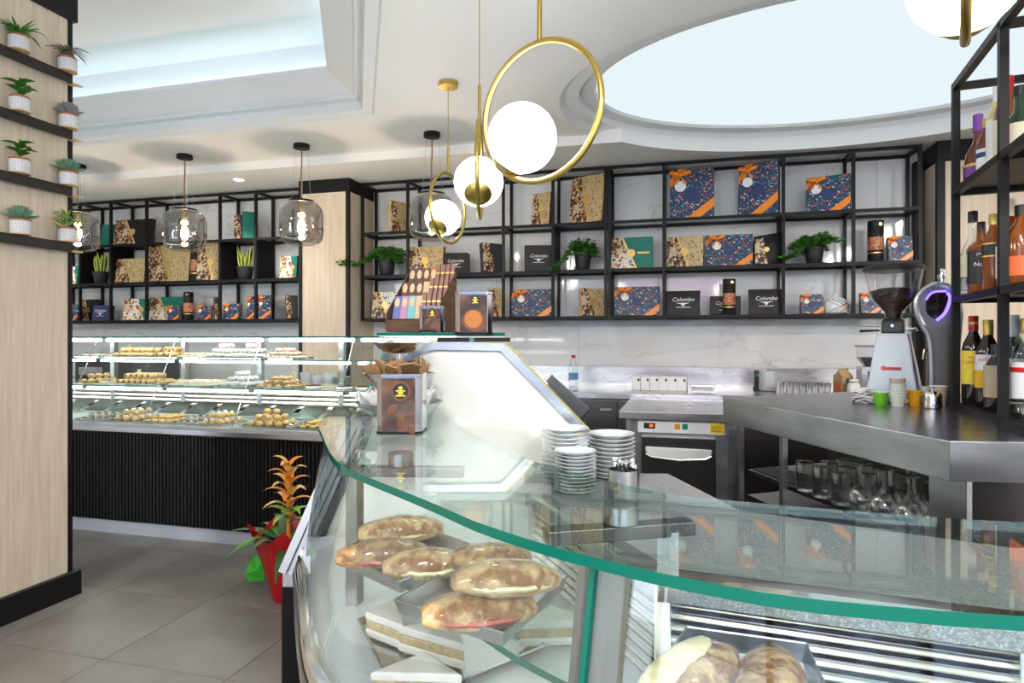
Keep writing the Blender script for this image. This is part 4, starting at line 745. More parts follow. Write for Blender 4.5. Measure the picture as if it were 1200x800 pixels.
# wrapped sandwiches
def ring_shape(n, wx, wz, flat=0.5):
    out = []
    for i in range(n): a = 2 * math.pi * i / n; x = wx * math.copysign(abs(math.cos(a)) ** 0.8, math.cos(a)); z = wz * math.copysign(abs(math.sin(a)) ** 0.8, math.sin(a)); out.append((x, z if z > 0 else z * flat))
    return out
def baguette(name, label, loc, rz, Lq, w, h, m, fill=None, rx=0, ry=0, wrap=True, group=None, seed=0):
    rnd = random.Random(seed); t = thing(name, label, 'sandwich', loc, rz, group); t.rotation_euler = (rx, ry, rz); n = 20; rr = []; rw = []
    for j in range(27):
        s = j / 26; e = max(0.16, math.sin(math.pi * (0.06 + 0.88 * s)) ** 0.55) * (1 + 0.025 * math.sin(s * 17 + seed) + 0.02 * rnd.uniform(-1, 1)); y = (s - 0.5) * Lq
        rr.append([(x * e * (1 + 0.05 * rnd.uniform(-1, 1)), y, h * 0.42 + z * e) for x, z in ring_shape(n, w / 2, h * 0.58, 0.7)])
        e2 = e * 1.035 + 0.01; rw.append([(x * e2 * (1 + 0.05 * rnd.uniform(-1, 1)), y * 1.03, h * 0.42 + z * e2 * (1 + 0.04 * rnd.uniform(-1, 1)) ) for x, z in ring_shape(n, w / 2, h * 0.58, 0.71)])
    MB().loft(rr).build('bread', m, t, True)
    if fill:
        for sd in (-1, 1):
            pts = [(sd * w * (0.485 * max(0.2, math.sin(math.pi * (0.06 + 0.88 * j / 10)) ** 0.55)), (j / 10 - 0.5) * Lq * 0.86, h * (0.40 + 0.03 * rnd.uniform(-1, 1))) for j in range(11)]
            MB().tube(pts, h * 0.085, 6).build('filling', fill, t, True)
    if wrap: MB().loft(rw).build('film_wrap', 'film', t, True)
    return t
def steel_tray(label, corners, z, lip=0.02, inward=0.01):
    c = sum((Vector(p) for p in corners), Vector((0, 0))) / 4; t = thing('steel_tray', label, 'tray', (c.x, c.y, z)); P = [Vector(p) - c for p in corners]
    a2 = sum(P[i].x * P[(i + 1) % 4].y - P[(i + 1) % 4].x * P[i].y for i in range(4)); P = P if a2 > 0 else list(reversed(P)); sm = [p * 0.94 for p in P]
    MB().prism([tuple(p) for p in sm], 0, 0.0015).build('tray_base', 'steel', t)
    b = MB(); b.loft([[(p.x * f, p.y * f, zz) for p in P] for f, zz in ((0.94, 0.0005), (0.985, lip), (1.0, lip + 0.002), (1.02, lip), (1.0, lip - 0.001), (0.95, 0.0))], cap=False); b.build('tray_rim', 'steel', t, bevel=0.0); return t
tc = [atz(u, v, SZ + 0.01)[:2] for u, v in ((462, 712), (590, 752), (664, 684), (560, 655))]
steel_tray('steel tray carrying two film wrapped sandwiches on the glass shelf', tc, SZ + 0.001)
p = atz(560, 728, SZ + 0.02); baguette('wrapped_sandwich', 'film wrapped ham sandwich lying on the steel tray', (p.x - 0.005, p.y + 0.02, SZ + 0.004), R(-62), 0.155, 0.075, 0.048, 'crust', 'ham', seed=1)
p = atz(592, 690, SZ + 0.055); baguette('wrapped_sandwich', 'film wrapped cheese sandwich resting on top of the ham sandwich', (p.x, p.y, SZ + 0.047), R(-52), 0.152, 0.068, 0.046, 'crust', 'cheese', rx=R(-6), seed=2)
p = atz(563, 640, SZ + 0.06); baguette('wrapped_sandwich', 'seeded sandwich end standing behind the stacked sandwiches', (p.x, p.y + 0.03, SZ + 0.004), R(-60), 0.15, 0.075, 0.05, 'crust_dark', None, seed=3)
tc = [atz(u, v, SZ + 0.01)[:2] for u, v in ((405, 660), (468, 690), (560, 648), (490, 622))]; steel_tray('steel tray of wrapped rolls at the curved end of the shelf', tc, SZ + 0.001)
p = atz(445, 650, SZ + 0.03); baguette('wrapped_roll', 'brown wrapped roll at the curved end of the glass shelf', (p.x, p.y + 0.01, SZ + 0.004), R(-66), 0.15, 0.07, 0.05, 'crust_dark', 'ham', seed=4)
p = atz(505, 668, SZ + 0.03); baguette('wrapped_roll', 'pale wrapped roll beside the ham sandwich tray', (p.x - 0.02, p.y + 0.03, SZ + 0.004), R(-66), 0.14, 0.066, 0.048, 'crust', 'cheese', seed=5)
p = atz(470, 619, SZ + 0.03); baguette('wrapped_roll', 'seeded wrapped roll lying alone behind the brown wrapped roll', (p.x, p.y, SZ + 0.003), R(-60), 0.16, 0.07, 0.05, 'crust', 'filling', seed=6)
tc = [atz(u, v, SZ2 + 0.01)[:2] for u, v in ((735, 850), (985, 860), (945, 768), (805, 748))]; steel_tray('steel tray with two wrapped ciabatta loaves before the louvres', tc, SZ2 + 0.001, 0.026)
p = atz(806, 790, SZ2 + 0.05); baguette('wrapped_ciabatta', 'wrapped ciabatta split open over pale cheese', (p.x, p.y, SZ2 + 0.004), R(-26), 0.23, 0.090, 0.066, 'crust', None, seed=7)
q_ = bpy.data.objects['wrapped_ciabatta']; b = MB(); b.sphere((-0.010, -0.01, 0.060), 0.075, 14, 8, (0.30, 1.2, 0.15)); b.build('cheese_filling', 'cheese', q_, True)
p = atz(903, 798, SZ2 + 0.05); baguette('wrapped_ciabatta', 'wrapped ciabatta loaf with a dark crust beside the split one', (p.x, p.y, SZ2 + 0.004), R(-10), 0.22, 0.082, 0.062, 'crust', None, seed=8)
# tramezzini on the deck
def tramezzino(label, u, v, z, rz, s=0.10, tilt=0):
    p = atz(u, v, z + 0.02); t = thing('tramezzino', label, 'sandwich', (p.x, p.y, z), rz); tri = [(-s * 0.7, -s * 0.28), (s * 0.7, -s * 0.28), (0, s * 0.42)]
    for k in range(2): MB().prism(tri, 0.0 + k * 0.030, 0.014 + k * 0.030).build('bread_slice', 'tramezzino', t, bevel=0.003)
    MB().prism([(x * 0.98, y * 0.97) for x, y in tri], 0.0142, 0.0298).build('filling', 'filling', t, bevel=0.003); t.rotation_euler = (tilt, 0, rz); return t
DT = DZ + 0.006
tcs = [atz(u, v, DT)[:2] for u, v in ((420, 730), (470, 830), (640, 760), (520, 690))]; steel_tray('steel tray under the white triangular sandwiches', tcs, DZ + 0.001, 0.012)
tramezzino('white triangular sandwich with dark filling beside the pane', 455, 730, DT, R(115)); tramezzino('white triangular sandwich with pale filling lying on the deck', 515, 752, DT, R(-14)); tramezzino('white triangular sandwich with egg filling under the shelf edge', 492, 796, DT, R(12)); tramezzino('white triangular sandwich under the ham sandwich tray', 650, 735, DT, R(20))

# ------------------------------------------------------------------ things standing on the glass
def tin(label, u, v0, v1, t_, w, kind):
    p = att(u, v1, t_); h = (v1 - v0) * t_ / F; t = thing('coffee_tin', label, 'tin', p, R(15)); hw = w / 2; e = w * 0.13
    def oct_(f=1.0): return [(-hw * f + e, -hw * f), (hw * f - e, -hw * f), (hw * f, -hw * f + e), (hw * f, hw * f - e), (hw * f - e, hw * f), (-hw * f + e, hw * f), (-hw * f, hw * f - e), (-hw * f, -hw * f + e)]
    MB().prism(oct_(), 0.004, h - 0.006).build('tin_body', 'tin_metal', t, bevel=0.002); MB().prism(oct_(1.015), 0, 0.005).build('tin_base', 'black_metal', t); MB().prism(oct_(1.015), h - 0.007, h).build('tin_lid', 'tin_metal', t, bevel=0.001)
    y = -hw; MB().slabx([(-hw + e, 0.006), (hw - e, 0.006), (hw - e, h - 0.009), (-hw + e, h - 0.009)], y - 0.0006, y).build('printed_face', 'tin_print', t)
    if kind == 'coffee':
        disc(t, 'cup_rim', 'ring_brown', 0.0, h * 0.33, w * 0.29, y - 0.0008, 0.0006); disc(t, 'coffee_print', 'coffee_orange', 0.0, h * 0.35, w * 0.235, y - 0.0016, 0.0006); ex, ez, er = w * 0.05, h * 0.80, w * 0.13
        MB().slabx([(ex - er, ez - er * 1.5), (ex + er, ez - er * 1.5), (ex + er, ez + er * 1.1), (ex - er, ez + er * 1.1)], y - 0.0016, y - 0.0004).build('emblem_field', 'emblem_black', t)
    else:
        ex, ez, er = w * 0.05, h * 0.72, w * 0.17; disc(t, 'emblem_ring', 'ring_brown', ex, ez, er * 1.3, y - 0.0006, 0.0006); disc(t, 'emblem_field', 'emblem_black', ex, ez, er, y - 0.0014, 0.0006)
        for bx, bz, an, s in ((-0.14, 0.40, 40, 1.0), (0.05, 0.20, 10, 0.85), (0.28, 0.08, -30, 0.8)):
            M = Matrix.Rotation(R(an), 3, 'Y'); bb_ = MB(); bb_.sphere((bx * w, y - 0.0006, bz * h), w * 0.13 * s, 12, 8, (0.75, 0.06, 1.15), M); bb_.build('bean_print', 'bean_brown', t, True)
    b = MB(); zz = ez + er * 0.42; b.slabx([(ex + er * 0.28 * math.cos(a * R(30)), zz + er * 0.22 * math.sin(a * R(30))) for a in range(12)], y - 0.0024, y - 0.0012)
    for k, (hw_, dz) in enumerate(((0.62, -0.02), (0.34, -0.22), (0.30, -0.42), (0.66, -0.66))): b.slabx([(ex - er * hw_, ez + er * dz), (ex + er * hw_, ez + er * dz), (ex + er * hw_ * 0.9, ez + er * (dz + 0.15)), (ex - er * hw_ * 0.9, ez + er * (dz + 0.15))], y - 0.0024, y - 0.0012)
    b.build('yellow_emblem', 'emblem_yellow', t); return t
pt = atz(471.5, 505, GZ); tt = (pt - Vector((0, 0, H))).dot(Vector((-S15, C15, 0)))
tin('brown coffee tin with bean print standing on the counter glass', 471.5, 437, 505, tt, 0.105, 'bean')
tin('tall brown coffee tin with orange cup print on the black ledge', 556, 343, 391.5, 1.83, 0.104, 'coffee'); tin('small brown coffee tin with bean print beside the chocolate bar stand', 507, 359, 388.8, 1.95, 0.074, 'bean')
# three-tier bowl stand with sugar packets
pb = att(468, 0, 1.675); pb.z = GZ; ts = thing('bowl_stand', 'three tier steel bowl stand behind the bean print coffee tin', 'stand', pb)
MB().lathe([(0.055, 0), (0.055, 0.003), (0.012, 0.008), (0.006, 0.012), (0.006, 0.215)], 24).build('pole', 'steel', ts, True)
BW = []
for z, r, hgt in ((0.012, 0.112, 0.045), (0.095, 0.092, 0.036), (0.182, 0.066, 0.028)):
    MB().lathe([(r * 0.3, 0), (r * 0.62, hgt * 0.15), (r * 0.88, hgt * 0.6), (r, hgt), (r * 1.04, hgt), (r * 1.0, hgt - 0.003), (r * 0.86, hgt * 0.62), (r * 0.6, hgt * 0.2), (0.001, 0.002)], 36, (0, 0, z)).build('bowl', 'steel', ts, True); BW.append((pb.z + z + hgt, r))
def packets(n, tier, mat_, label, nm, wid, hei, inner, up, lo=0):
    z, r = BW[tier]; me = MB().box((0, 0, 0), (wid, 0.0035, hei)).mesh(nm, mat_)
    for i in range(n):
        a = lo + 2 * math.pi * i / n + random.uniform(-0.2, 0.2); rr = r * random.uniform(inner, 0.86); o = link(bpy.data.objects.new(nm, me)); o.location = (pb.x + rr * math.cos(a), pb.y + rr * math.sin(a), z + random.uniform(-0.004, up)); o.rotation_euler = (random.uniform(-0.5, 0.5) + 0.45, random.uniform(-0.7, 0.7), a + R(90) + random.uniform(-0.5, 0.5)); tag(o, label, 'sugar packet', label)
packets(34, 0, 'paper_white', 'white sugar packet in the lowest steel bowl', 'sugar_packet', 0.034, 0.055, 0.5, 0.012); packets(30, 1, 'kraft', 'brown sugar packet in the middle steel bowl', 'brown_sugar_packet', 0.036, 0.05, 0.3, 0.014); packets(10, 2, 'paper_white', 'white packet in the top steel bowl', 'sweetener_packet', 0.025, 0.03, 0.3, -0.004)
# wooden stepped stand with chocolate bars
t_ = 2.02; ps = att(487, 389, t_); k_ = t_ / F; cs = thing('chocolate_stand', 'walnut stepped stand for chocolate bars on the case glass', 'stand', ps, R(15) + R(-20))
W0 = 0.21
for k in range(3):
    y0 = k * 0.05; z1 = 0.04 + 0.05 * k; MB().b2(-0.105, 0.07, y0, y0 + 0.048, 0, z1).build('step', 'walnut', cs, bevel=0.0015); MB().b2(-0.105, 0.07, y0 + 0.0445, y0 + 0.048, z1, z1 + 0.055).build('step_back', 'walnut', cs)
for x in (-0.109, 0.07): MB().add([(x, 0, 0), (x + 0.004, 0, 0), (x + 0.004, 0.148, 0), (x, 0.148, 0), (x, 0, 0.06), (x + 0.004, 0, 0.06), (x + 0.004, 0.148, 0.205), (x, 0.148, 0.205)], [(3, 2, 1, 0), (4, 5, 6, 7), (0, 1, 5, 4), (1, 2, 6, 5), (2, 3, 7, 6), (3, 0, 4, 7)]).build('side_panel', 'walnut', cs)
Mz = Matrix.Translation(ps) @ Matrix.Rotation(R(-5), 4, 'Z')
cols = [['bar_blue', 'bar_purple', 'bar_teal', 'bar_tan'], ['bar_brown', 'bar_brown', 'bar_brown', 'bar_tan'], ['bar_brown', 'bar_brown', 'bar_brown', 'coffee_orange']]
nmrow = ['front', 'middle', 'back']
for k in range(3):
    for j in range(8):
        wide = j < 4; w = 0.026 if wide else 0.0125; x = -0.10 + (0.027 * j if wide else 0.108 + 0.0175 * (j - 4)); hgt = 0.078 if wide else 0.088
        p = Mz @ Vector((x + w / 2, k * 0.05 + 0.028 - (0 if wide else 0.01), 0.042 + 0.05 * k)); cname = cols[k][j] if wide else 'bar_rose'
        lab = ('%s wrapped chocolate bar in the %s row of the walnut stand' % ({'bar_blue': 'blue', 'bar_purple': 'lilac', 'bar_teal': 'teal', 'bar_tan': 'tan', 'bar_brown': 'dark brown', 'coffee_orange': 'orange'}[cname], nmrow[k])) if wide else 'slim brown chocolate bar in the %s row of the walnut stand' % nmrow[k]
        bo = thing('chocolate_bar', lab, 'chocolate bar', p, R(-5), lab); bo.rotation_euler = (R(-14), 0, R(-5)); MB().b2(-w / 2, w / 2, -0.004, 0.004, 0, hgt).build('wrapper', cname, bo, bevel=0.001)
        if wide: MB().slabx([(0.009 * math.cos(a * R(30)), hgt * 0.72 + 0.016 * math.sin(a * R(30))) for a in range(12)], -0.0052, -0.0038).build('cream_label', 'bar_tan', bo)
        else: MB().b2(-w / 2 - 0.0003, w / 2 + 0.0003, -0.0045, 0.0045, hgt * 0.62, hgt * 0.68).build('gold_band', 'gold_foil', bo)
# saucers and spoons on the granite worktop
for (u, v, t_, d, n_, lab) in ((662, 0, 1.67, 0.124, 13, 'white saucer of the tallest stack, against the white end panel'), (674, 579, 1.56, 0.103, 12, 'small white saucer of the short stack on the granite worktop'), (717, 0, 1.72, 0.124, 11, 'white saucer of the stack beside the spoon pot')):
    p = att(u, 0, t_); stack(d, n_, p.x, p.y, WZ + 0.0005, lab, pitch=d * (0.088 if d > 0.11 else 0.082))
p = att(731, 0, 1.47); sp = thing('spoon_pot', 'brushed steel pot of teaspoons beside the saucers', 'pot', (p.x, p.y, WZ)); MB().lathe([(0.034, 0), (0.036, 0.002), (0.036, 0.075), (0.034, 0.075), (0.033, 0.004), (0.001, 0.004)], 28).build('pot_body', 'steel', sp, True)
for i in range(14):
    a = 2 * math.pi * i / 14; rr = 0.02 * random.uniform(0.3, 1.2); s = thing('teaspoon', 'steel teaspoon standing in the brushed steel pot', 'spoon', (p.x + rr * math.cos(a), p.y + rr * math.sin(a), WZ + 0.012), a, 'teaspoons in the steel pot'); s.rotation_euler = (random.uniform(-0.16, 0.16), random.uniform(-0.05, 0.2), a)
    hh = random.uniform(0.062, 0.075); MB().box((0, 0, hh / 2), (0.004, 0.0015, hh)).build('handle', 'chrome', s); MB().sphere((0, 0, hh + 0.006), 0.009, 8, 6, (0.7, 0.25, 1.1)).build('handle_end', 'chrome', s, True)
# ------------------------------------------------------------------ right back counter and fridge
rc = thing('back_counter', 'steel back counter under the marble wall holding white boxes', 'counter', (0.3, 5.2, 0))
MB().b2(-2.0, 1.43, -0.53, 0.478, 0.1, 0.885).build('cabinet', 'steel_dark', rc); MB().b2(-2.0, 1.43, -0.56, 0.478, 0.885, 0.93).build('worktop', 'steel', rc, bevel=0.004); MB().b2(-2.0, 1.43, 0.45, 0.4785, 0.93, 1.075).build('backsplash', 'steel', rc); MB().b2(-1.95, 1.40, -0.48, 0.4, 0, 0.1).build('plinth', 'black_matte', rc)
for x in (-1.6, -1.03, -0.46, 0.11, 0.68, 1.14): d = MB().b2(x - 0.27, x + 0.27, -0.548, -0.53, 0.13, 0.87).build('door', 'steel_dark', rc, bevel=0.003); MB().b2(x + 0.15, x + 0.23, -0.56, -0.548, 0.80, 0.815).build('handle', 'steel', d)
CZ = 0.93
fr = thing('undercounter_fridge', 'steel undercounter fridge with control panel and curved handle', 'fridge', (-0.055, 3.78, 0))
MB().b2(-0.27, 0.31, 0.03, 0.82, 0.06, 0.855).build('body', 'steel_worn', fr, bevel=0.003); MB().b2(-0.305, 0.325, -0.03, 0.84, 0.855, 0.90).build('worktop', 'steel', fr, bevel=0.004)
MB().b2(-0.20, 0.285, 0.012, 0.03, 0.775, 0.85).build('control_panel', 'white_plastic', fr, bevel=0.002)
d = MB().b2(-0.175, 0.235, -0.01, 0.028, 0.10, 0.755).build('door', 'steel_dark', fr, bevel=0.004)
b = MB(); hp = [(-0.155, 0.70), (0.215, 0.695), (0.214, 0.672), (0.19, 0.642), (0.12, 0.630), (0.03, 0.627), (-0.06, 0.630), (-0.13, 0.645), (-0.153, 0.672)]; b.slabx(hp, -0.03, -0.0105); b.build('handle', 'white_plastic', d, bevel=0.008); b = MB(); b.tube([(-0.15, -0.032, 0.66), (-0.12, -0.036, 0.645), (0.03, -0.038, 0.632), (0.18, -0.036, 0.643), (0.21, -0.032, 0.66)], 0.009, 8); b.build('handle_rim', 'chrome', d, True)
for x0, x1, m_, nm in ((-0.165, -0.10, 'black_plastic', 'display'), (0.01, 0.04, 'switch_amber', 'switch'), (0.052, 0.082, 'switch_green', 'switch')): MB().b2(x0, x1, 0.006, 0.012, 0.80, 0.832).build(nm, m_, fr, bevel=0.002)
text(fr, '88', 0.022, (-0.122, 0.0055, 0.816), (R(90), 0, 0), 'red_digits', 'digits'); s = MB().b2(0.205, 0.28, 0.0095, 0.0118, 0.785, 0.84).build('warning_sticker', 'sticker_yellow', fr); b = MB()
for k in range(4): b.b2(0.212, 0.272 - 0.012 * (k % 2), 0.009, 0.0095, 0.793 + 0.009 * k, 0.796 + 0.009 * k)
b.build('sticker_lines', 'ink_black', s)
MB().b2(0.30, 0.345, -0.03, 0.05, 0.0, 0.86).build('side_post', 'steel', fr); MB().b2(-0.265, -0.235, 0.0, 0.03, 0.06, 0.855).build('side_post', 'steel', fr)
for x in (-0.22, 0.26): MB().lathe([(0.02, 0), (0.02, 0.06)], 12, (x, 0.1, 0)).build('foot', 'black_plastic', fr)
# napkin dispenser fixed to the panel
p = att(658, 470, 2.35); t = thing('napkin_box', 'dark steel napkin box tilted behind the white end panel', 'napkin dispenser', p, R(15)); M = Matrix.Rotation(R(42), 3, 'Y'); MB().box((0, 0, 0), (0.17, 0.16, 0.10), M).build('box_body', 'steel_dark', t, bevel=0.003); MB().box((-0.06, 0, 0.055), (0.07, 0.12, 0.03), M).build('napkins', 'paper_white', t, bevel=0.006); MB().b2(-0.02, 0.0, -0.01, 0.01, -0.3, -0.02).build('arm', 'steel', t)
# things on the back counter
p = aty(672, 440, 5.2); t = thing('water_bottle', 'clear plastic water bottle with blue label on the back counter', 'bottle', (p.x, 5.2, CZ)); MB().lathe([(0.036, 0), (0.04, 0.01), (0.036, 0.03), (0.04, 0.05), (0.036, 0.075), (0.04, 0.10), (0.04, 0.15), (0.036, 0.18), (0.018, 0.22), (0.015, 0.24)], 20).build('bottle_body', 'bottle_clear', t, True); MB().lathe([(0.0405, 0.055), (0.0405, 0.11)], 20, cap=False).build('paper_label', 'water_blue', t, True); MB().lathe([(0.017, 0.235), (0.017, 0.258)], 14).build('cap', 'cap_red', t, True)
for k in range(6):
    p = aty(747 + 10.6 * k, 450, 5.0); t = thing('white_carton', 'small white carton in the row of six on the back counter', 'carton', (p.x, 5.02, CZ), R(-4), 'row of six white cartons'); MB().b2(-0.033, 0.033, -0.09, 0.09, 0, 0.105).build('carton_body', 'tag_white', t, bevel=0.003); MB().b2(0.012, 0.026, -0.0915, -0.09, 0.07, 0.09).build('printed_mark', 'box_slate', t)
p = aty(823, 458, 4.95); t = thing('paper_tray', 'low steel tray of folded papers beside the white cartons', 'tray', (p.x, 4.95, CZ)); MB().b2(-0.09, 0.09, -0.07, 0.07, 0, 0.008).build('tray_base', 'steel', t); MB().b2(-0.075, 0.075, -0.06, 0.06, 0.008, 0.028).build('paper_pile', 'cloth', t, bevel=0.003); MB().tube([(-0.09, -0.07, 0.03), (0.09, -0.07, 0.03), (0.09, 0.07, 0.05), (-0.09, 0.07, 0.05)], 0.004, 6, True).build('rim', 'steel', t, True)
p = aty(900, 440, 5.1); t = thing('sweet_jar', 'lidded glass jar full of white sweets on the back counter', 'jar', (p.x, 5.1, CZ)); MB().lathe([(0.058, 0), (0.066, 0.01), (0.066, 0.17), (0.060, 0.18), (0.060, 0.186)], 28).build('jar_glass', 'glass_clear', t, True); MB().lathe([(0.056, 0.004), (0.062, 0.012), (0.062, 0.15)], 24).build('sweets', 'pot_white', t, True); MB().lathe([(0.066, 0.186), (0.066, 0.194), (0.02, 0.204), (0.006, 0.206)], 28).build('lid', 'glass_clear', t, True)
MB().tube([(0.018 * math.cos(R(30) * i - R(90)), 0, 0.224 + 0.018 * math.sin(R(30) * i - R(90))) for i in range(12)], 0.0035, 6, True).build('lid_ring', 'chrome', t, True)
p = aty(887, 440, 5.2); t = thing('handset', 'slim black handset upright beside the sweet jar', 'phone', (p.x, 5.2, CZ)); MB().b2(-0.02, 0.02, -0.012, 0.012, 0.02, 0.15).build('handset_body', 'black_plastic', t, bevel=0.006); MB().b2(-0.03, 0.03, -0.035, 0.03, 0, 0.025).build('cradle', 'black_plastic', t, bevel=0.005); MB().b2(-0.013, 0.013, -0.0135, -0.012, 0.10, 0.13).build('screen', 'glass_edge_pale', t)
gm = MB().lathe([(0.019, 0), (0.020, 0.003), (0.023, 0.085), (0.0215, 0.085), (0.018, 0.006), (0.001, 0.006)], 18).mesh('water_glass', 'glassware', True)
for k in range(16):
    p = aty(918 + 7.4 * (k % 8), 455, 4.86); o = link(bpy.data.objects.new('water_glass', gm)); o.location = (p.x, 4.86 + 0.09 * (k // 8), CZ + 0.0005); tag(o, 'small clear water glass in the double row beside the kraft carton', 'glass', 'double row of water glasses')
p = aty(988, 450, 4.9); t = thing('milk_carton', 'kraft drink carton with green round logo on the back counter', 'carton', (p.x, 4.9, CZ), R(28)); w = 0.045
MB().b2(-w, w, -w, w, 0, 0.13).build('carton_body', 'kraft_carton', t, bevel=0.002); MB().add([(-w, -w, 0.13), (w, -w, 0.13), (w, w, 0.13), (-w, w, 0.13), (-w * 0.9, 0, 0.17), (w * 0.9, 0, 0.17)], [(0, 1, 5, 4), (2, 3, 4, 5), (1, 2, 5), (3, 0, 4)]).build('gable_top', 'kraft_carton', t); MB().b2(-w * 0.9, w * 0.9, -0.002, 0.002, 0.168, 0.185).build('top_seal', 'kraft_carton', t)
disc(t, 'green_logo', 'box_green', 0.0, 0.10, 0.018, -w - 0.0003); MB().b2(-0.03, 0.03, -w - 0.001, -w, 0.02, 0.07).build('printed_panel', 'label_tan', t); MB().b2(-w - 0.001, -w, -0.03, 0.03, 0.02, 0.09).build('side_print', 'label_orange', t)
p = aty(1012, 440, 4.85); t = thing('small_grinder', 'small coffee grinder with clear square hopper behind the big grinder', 'grinder', (p.x + 0.03, 4.85, CZ)); MB().b2(-0.06, 0.06, -0.07, 0.07, 0, 0.20).build('body', 'steel', t, bevel=0.004); MB().b2(-0.02, 0.055, -0.078, -0.07, 0.03, 0.17).build('front_panel', 'black_plastic', t); b = MB(); b.loft([[(s * r, y * r, z) for s, y in ((-1, -1), (1, -1), (1, 1), (-1, 1))] for r, z in ((0.025, 0.20), (0.062, 0.26), (0.062, 0.335))]); b.build('hopper', 'hopper', t); b = MB(); b.loft([[(s * r, y * r, z) for s, y in ((-1, -1), (1, -1), (1, 1), (-1, 1))] for r, z in ((0.022, 0.203), (0.057, 0.258), (0.057, 0.265))]); b.build('coffee_beans', 'beans', t); MB().b2(-0.068, 0.068, -0.068, 0.068, 0.335, 0.347).build('hopper_lid', 'tap_grey', t)
p = aty(1002, 455, 4.75); t = thing('cloth_bag', 'small white cloth bag beside the kraft carton', 'bag', (p.x, 4.78, CZ)); b = MB(); b.loft([[(0.04 * r * math.cos(a * R(45)), 0.03 * r * math.sin(a * R(45)), z) for a in range(8)] for r, z in ((0.8, 0), (1.1, 0.03), (1.0, 0.07), (0.7, 0.10), (0.75, 0.115))]); b.build('bag_body', 'cloth', t, True); MB().lathe([(0.03, 0.097), (0.031, 0.103)], 10).build('tie', 'kraft', t)

# ------------------------------------------------------------------ steel bar
BZ = 1.04
br = thing('bar_counter', 'thick steel bar counter with open glass shelf underneath', 'counter', (0.9, 2.7, 0))
def bl(*pts): return [(x - 0.9, y - 2.7) for x, y in pts]
A, B = (0.184, 3.187), (0.711, 2.01)
top = bl(A, B, (2.6, 2.28), (2.6, 3.72), (0.83, 3.72))
MB().prism(top, BZ - 0.113, BZ - 0.002).build('counter_edge', 'steel_worn', br, bevel=0.002); MB().prism([(x * 0.997, y * 0.997) for x, y in top], BZ - 0.002, BZ).build('counter_top', 'steel_top', br)
UZ = 0.70; ins = bl((0.30, 3.22), (0.765, 2.16), (2.55, 2.42), (2.55, 3.6), (0.83, 3.6))
MB().prism(ins, UZ - 0.02, UZ).build('glass_shelf_plate', 'steel_dark', br); MB().prism(bl((0.32, 3.22), (0.775, 2.19), (2.5, 2.44), (2.5, 3.0), (0.72, 2.95), (0.42, 3.3)), UZ, UZ + 0.004).build('drip_mat', 'deep_dark', br)
MB().prism(ins, 0.06, UZ - 0.12).build('cabinet', 'steel_dark', br)
MB().prism(bl((0.66, 3.3), (0.68, 3.3), (1.06, 2.62), (2.5, 2.82), (2.5, 2.80), (1.05, 2.60)), UZ, BZ - 0.113).build('back_sheet', 'steel_dark', br)
def post(x, y, w, d, a=0, nm='post', m_='steel_worn', z0=0.0, z1=BZ - 0.113): MB().box((x - 0.9, y - 2.7, (z0 + z1) / 2), (w, d, z1 - z0), Matrix.Rotation(a, 3, 'Z')).build(nm, m_, br, bevel=0.002)
an = math.atan2(B[1] - A[1], B[0] - A[0]); dr = (Vector(B) - Vector(A)).normalized(); nrm = Vector((-dr.y, dr.x)) * 1.0
for s_ in (0.03, 0.30): pp = Vector(A) + dr * (Vector(B) - Vector(A)).length * s_ + nrm * 0.07; post(pp.x, pp.y, 0.025, 0.025, an)
post(0.745, 2.105, 0.13, 0.02, an, 'end_plate'); post(0.86, 2.105, 0.17, 0.02, math.atan2(0.27, 1.889), 'front_plate', 'steel_dark', 0.70); post(1.02, 2.13, 0.012, 0.02, math.atan2(0.27, 1.889), 'divider', 'steel')
# upturned wine glasses on the mat
wg = MB().lathe([(0.037, 0), (0.0385, 0.002), (0.043, 0.03), (0.040, 0.06), (0.024, 0.088), (0.006, 0.098), (0.0045, 0.105), (0.0045, 0.165), (0.012, 0.172), (0.034, 0.176), (0.034, 0.178), (0.003, 0.1785)], 22).mesh('wine_glass', 'glassware', True); wt = MB().lathe([(0.030, 0), (0.033, 0.003), (0.036, 0.07), (0.033, 0.118), (0.030, 0.12), (0.001, 0.12)], 20).mesh('tumbler', 'glassware', True)
gi = 0
for r_ in range(3):
    for s_ in range(7):
        f = 0.36 + 0.085 * s_ + 0.02 * (r_ % 2); pp = Vector(A) + dr * (Vector(B) - Vector(A)).length * f + nrm * (0.115 + 0.092 * r_)
        if f < 0.93:
            tall = f > 0.55; o = link(bpy.data.objects.new('wine_glass' if tall else 'tumbler', wg if tall else wt)); o.location = (pp.x, pp.y, UZ + 0.0045); tag(o, 'upturned wine glass on the mat under the bar' if tall else 'upturned tumbler on the mat under the bar', 'glass', 'wine glasses under the bar' if tall else 'tumblers under the bar')
for s_ in range(5): o = link(bpy.data.objects.new('tumbler', wt)); o.location = (1.10 + 0.09 * s_, 2.26 + 0.012 * s_, UZ + 0.0045); tag(o, 'upturned tumbler in the front bay under the bar', 'glass', 'tumblers in the front bay')

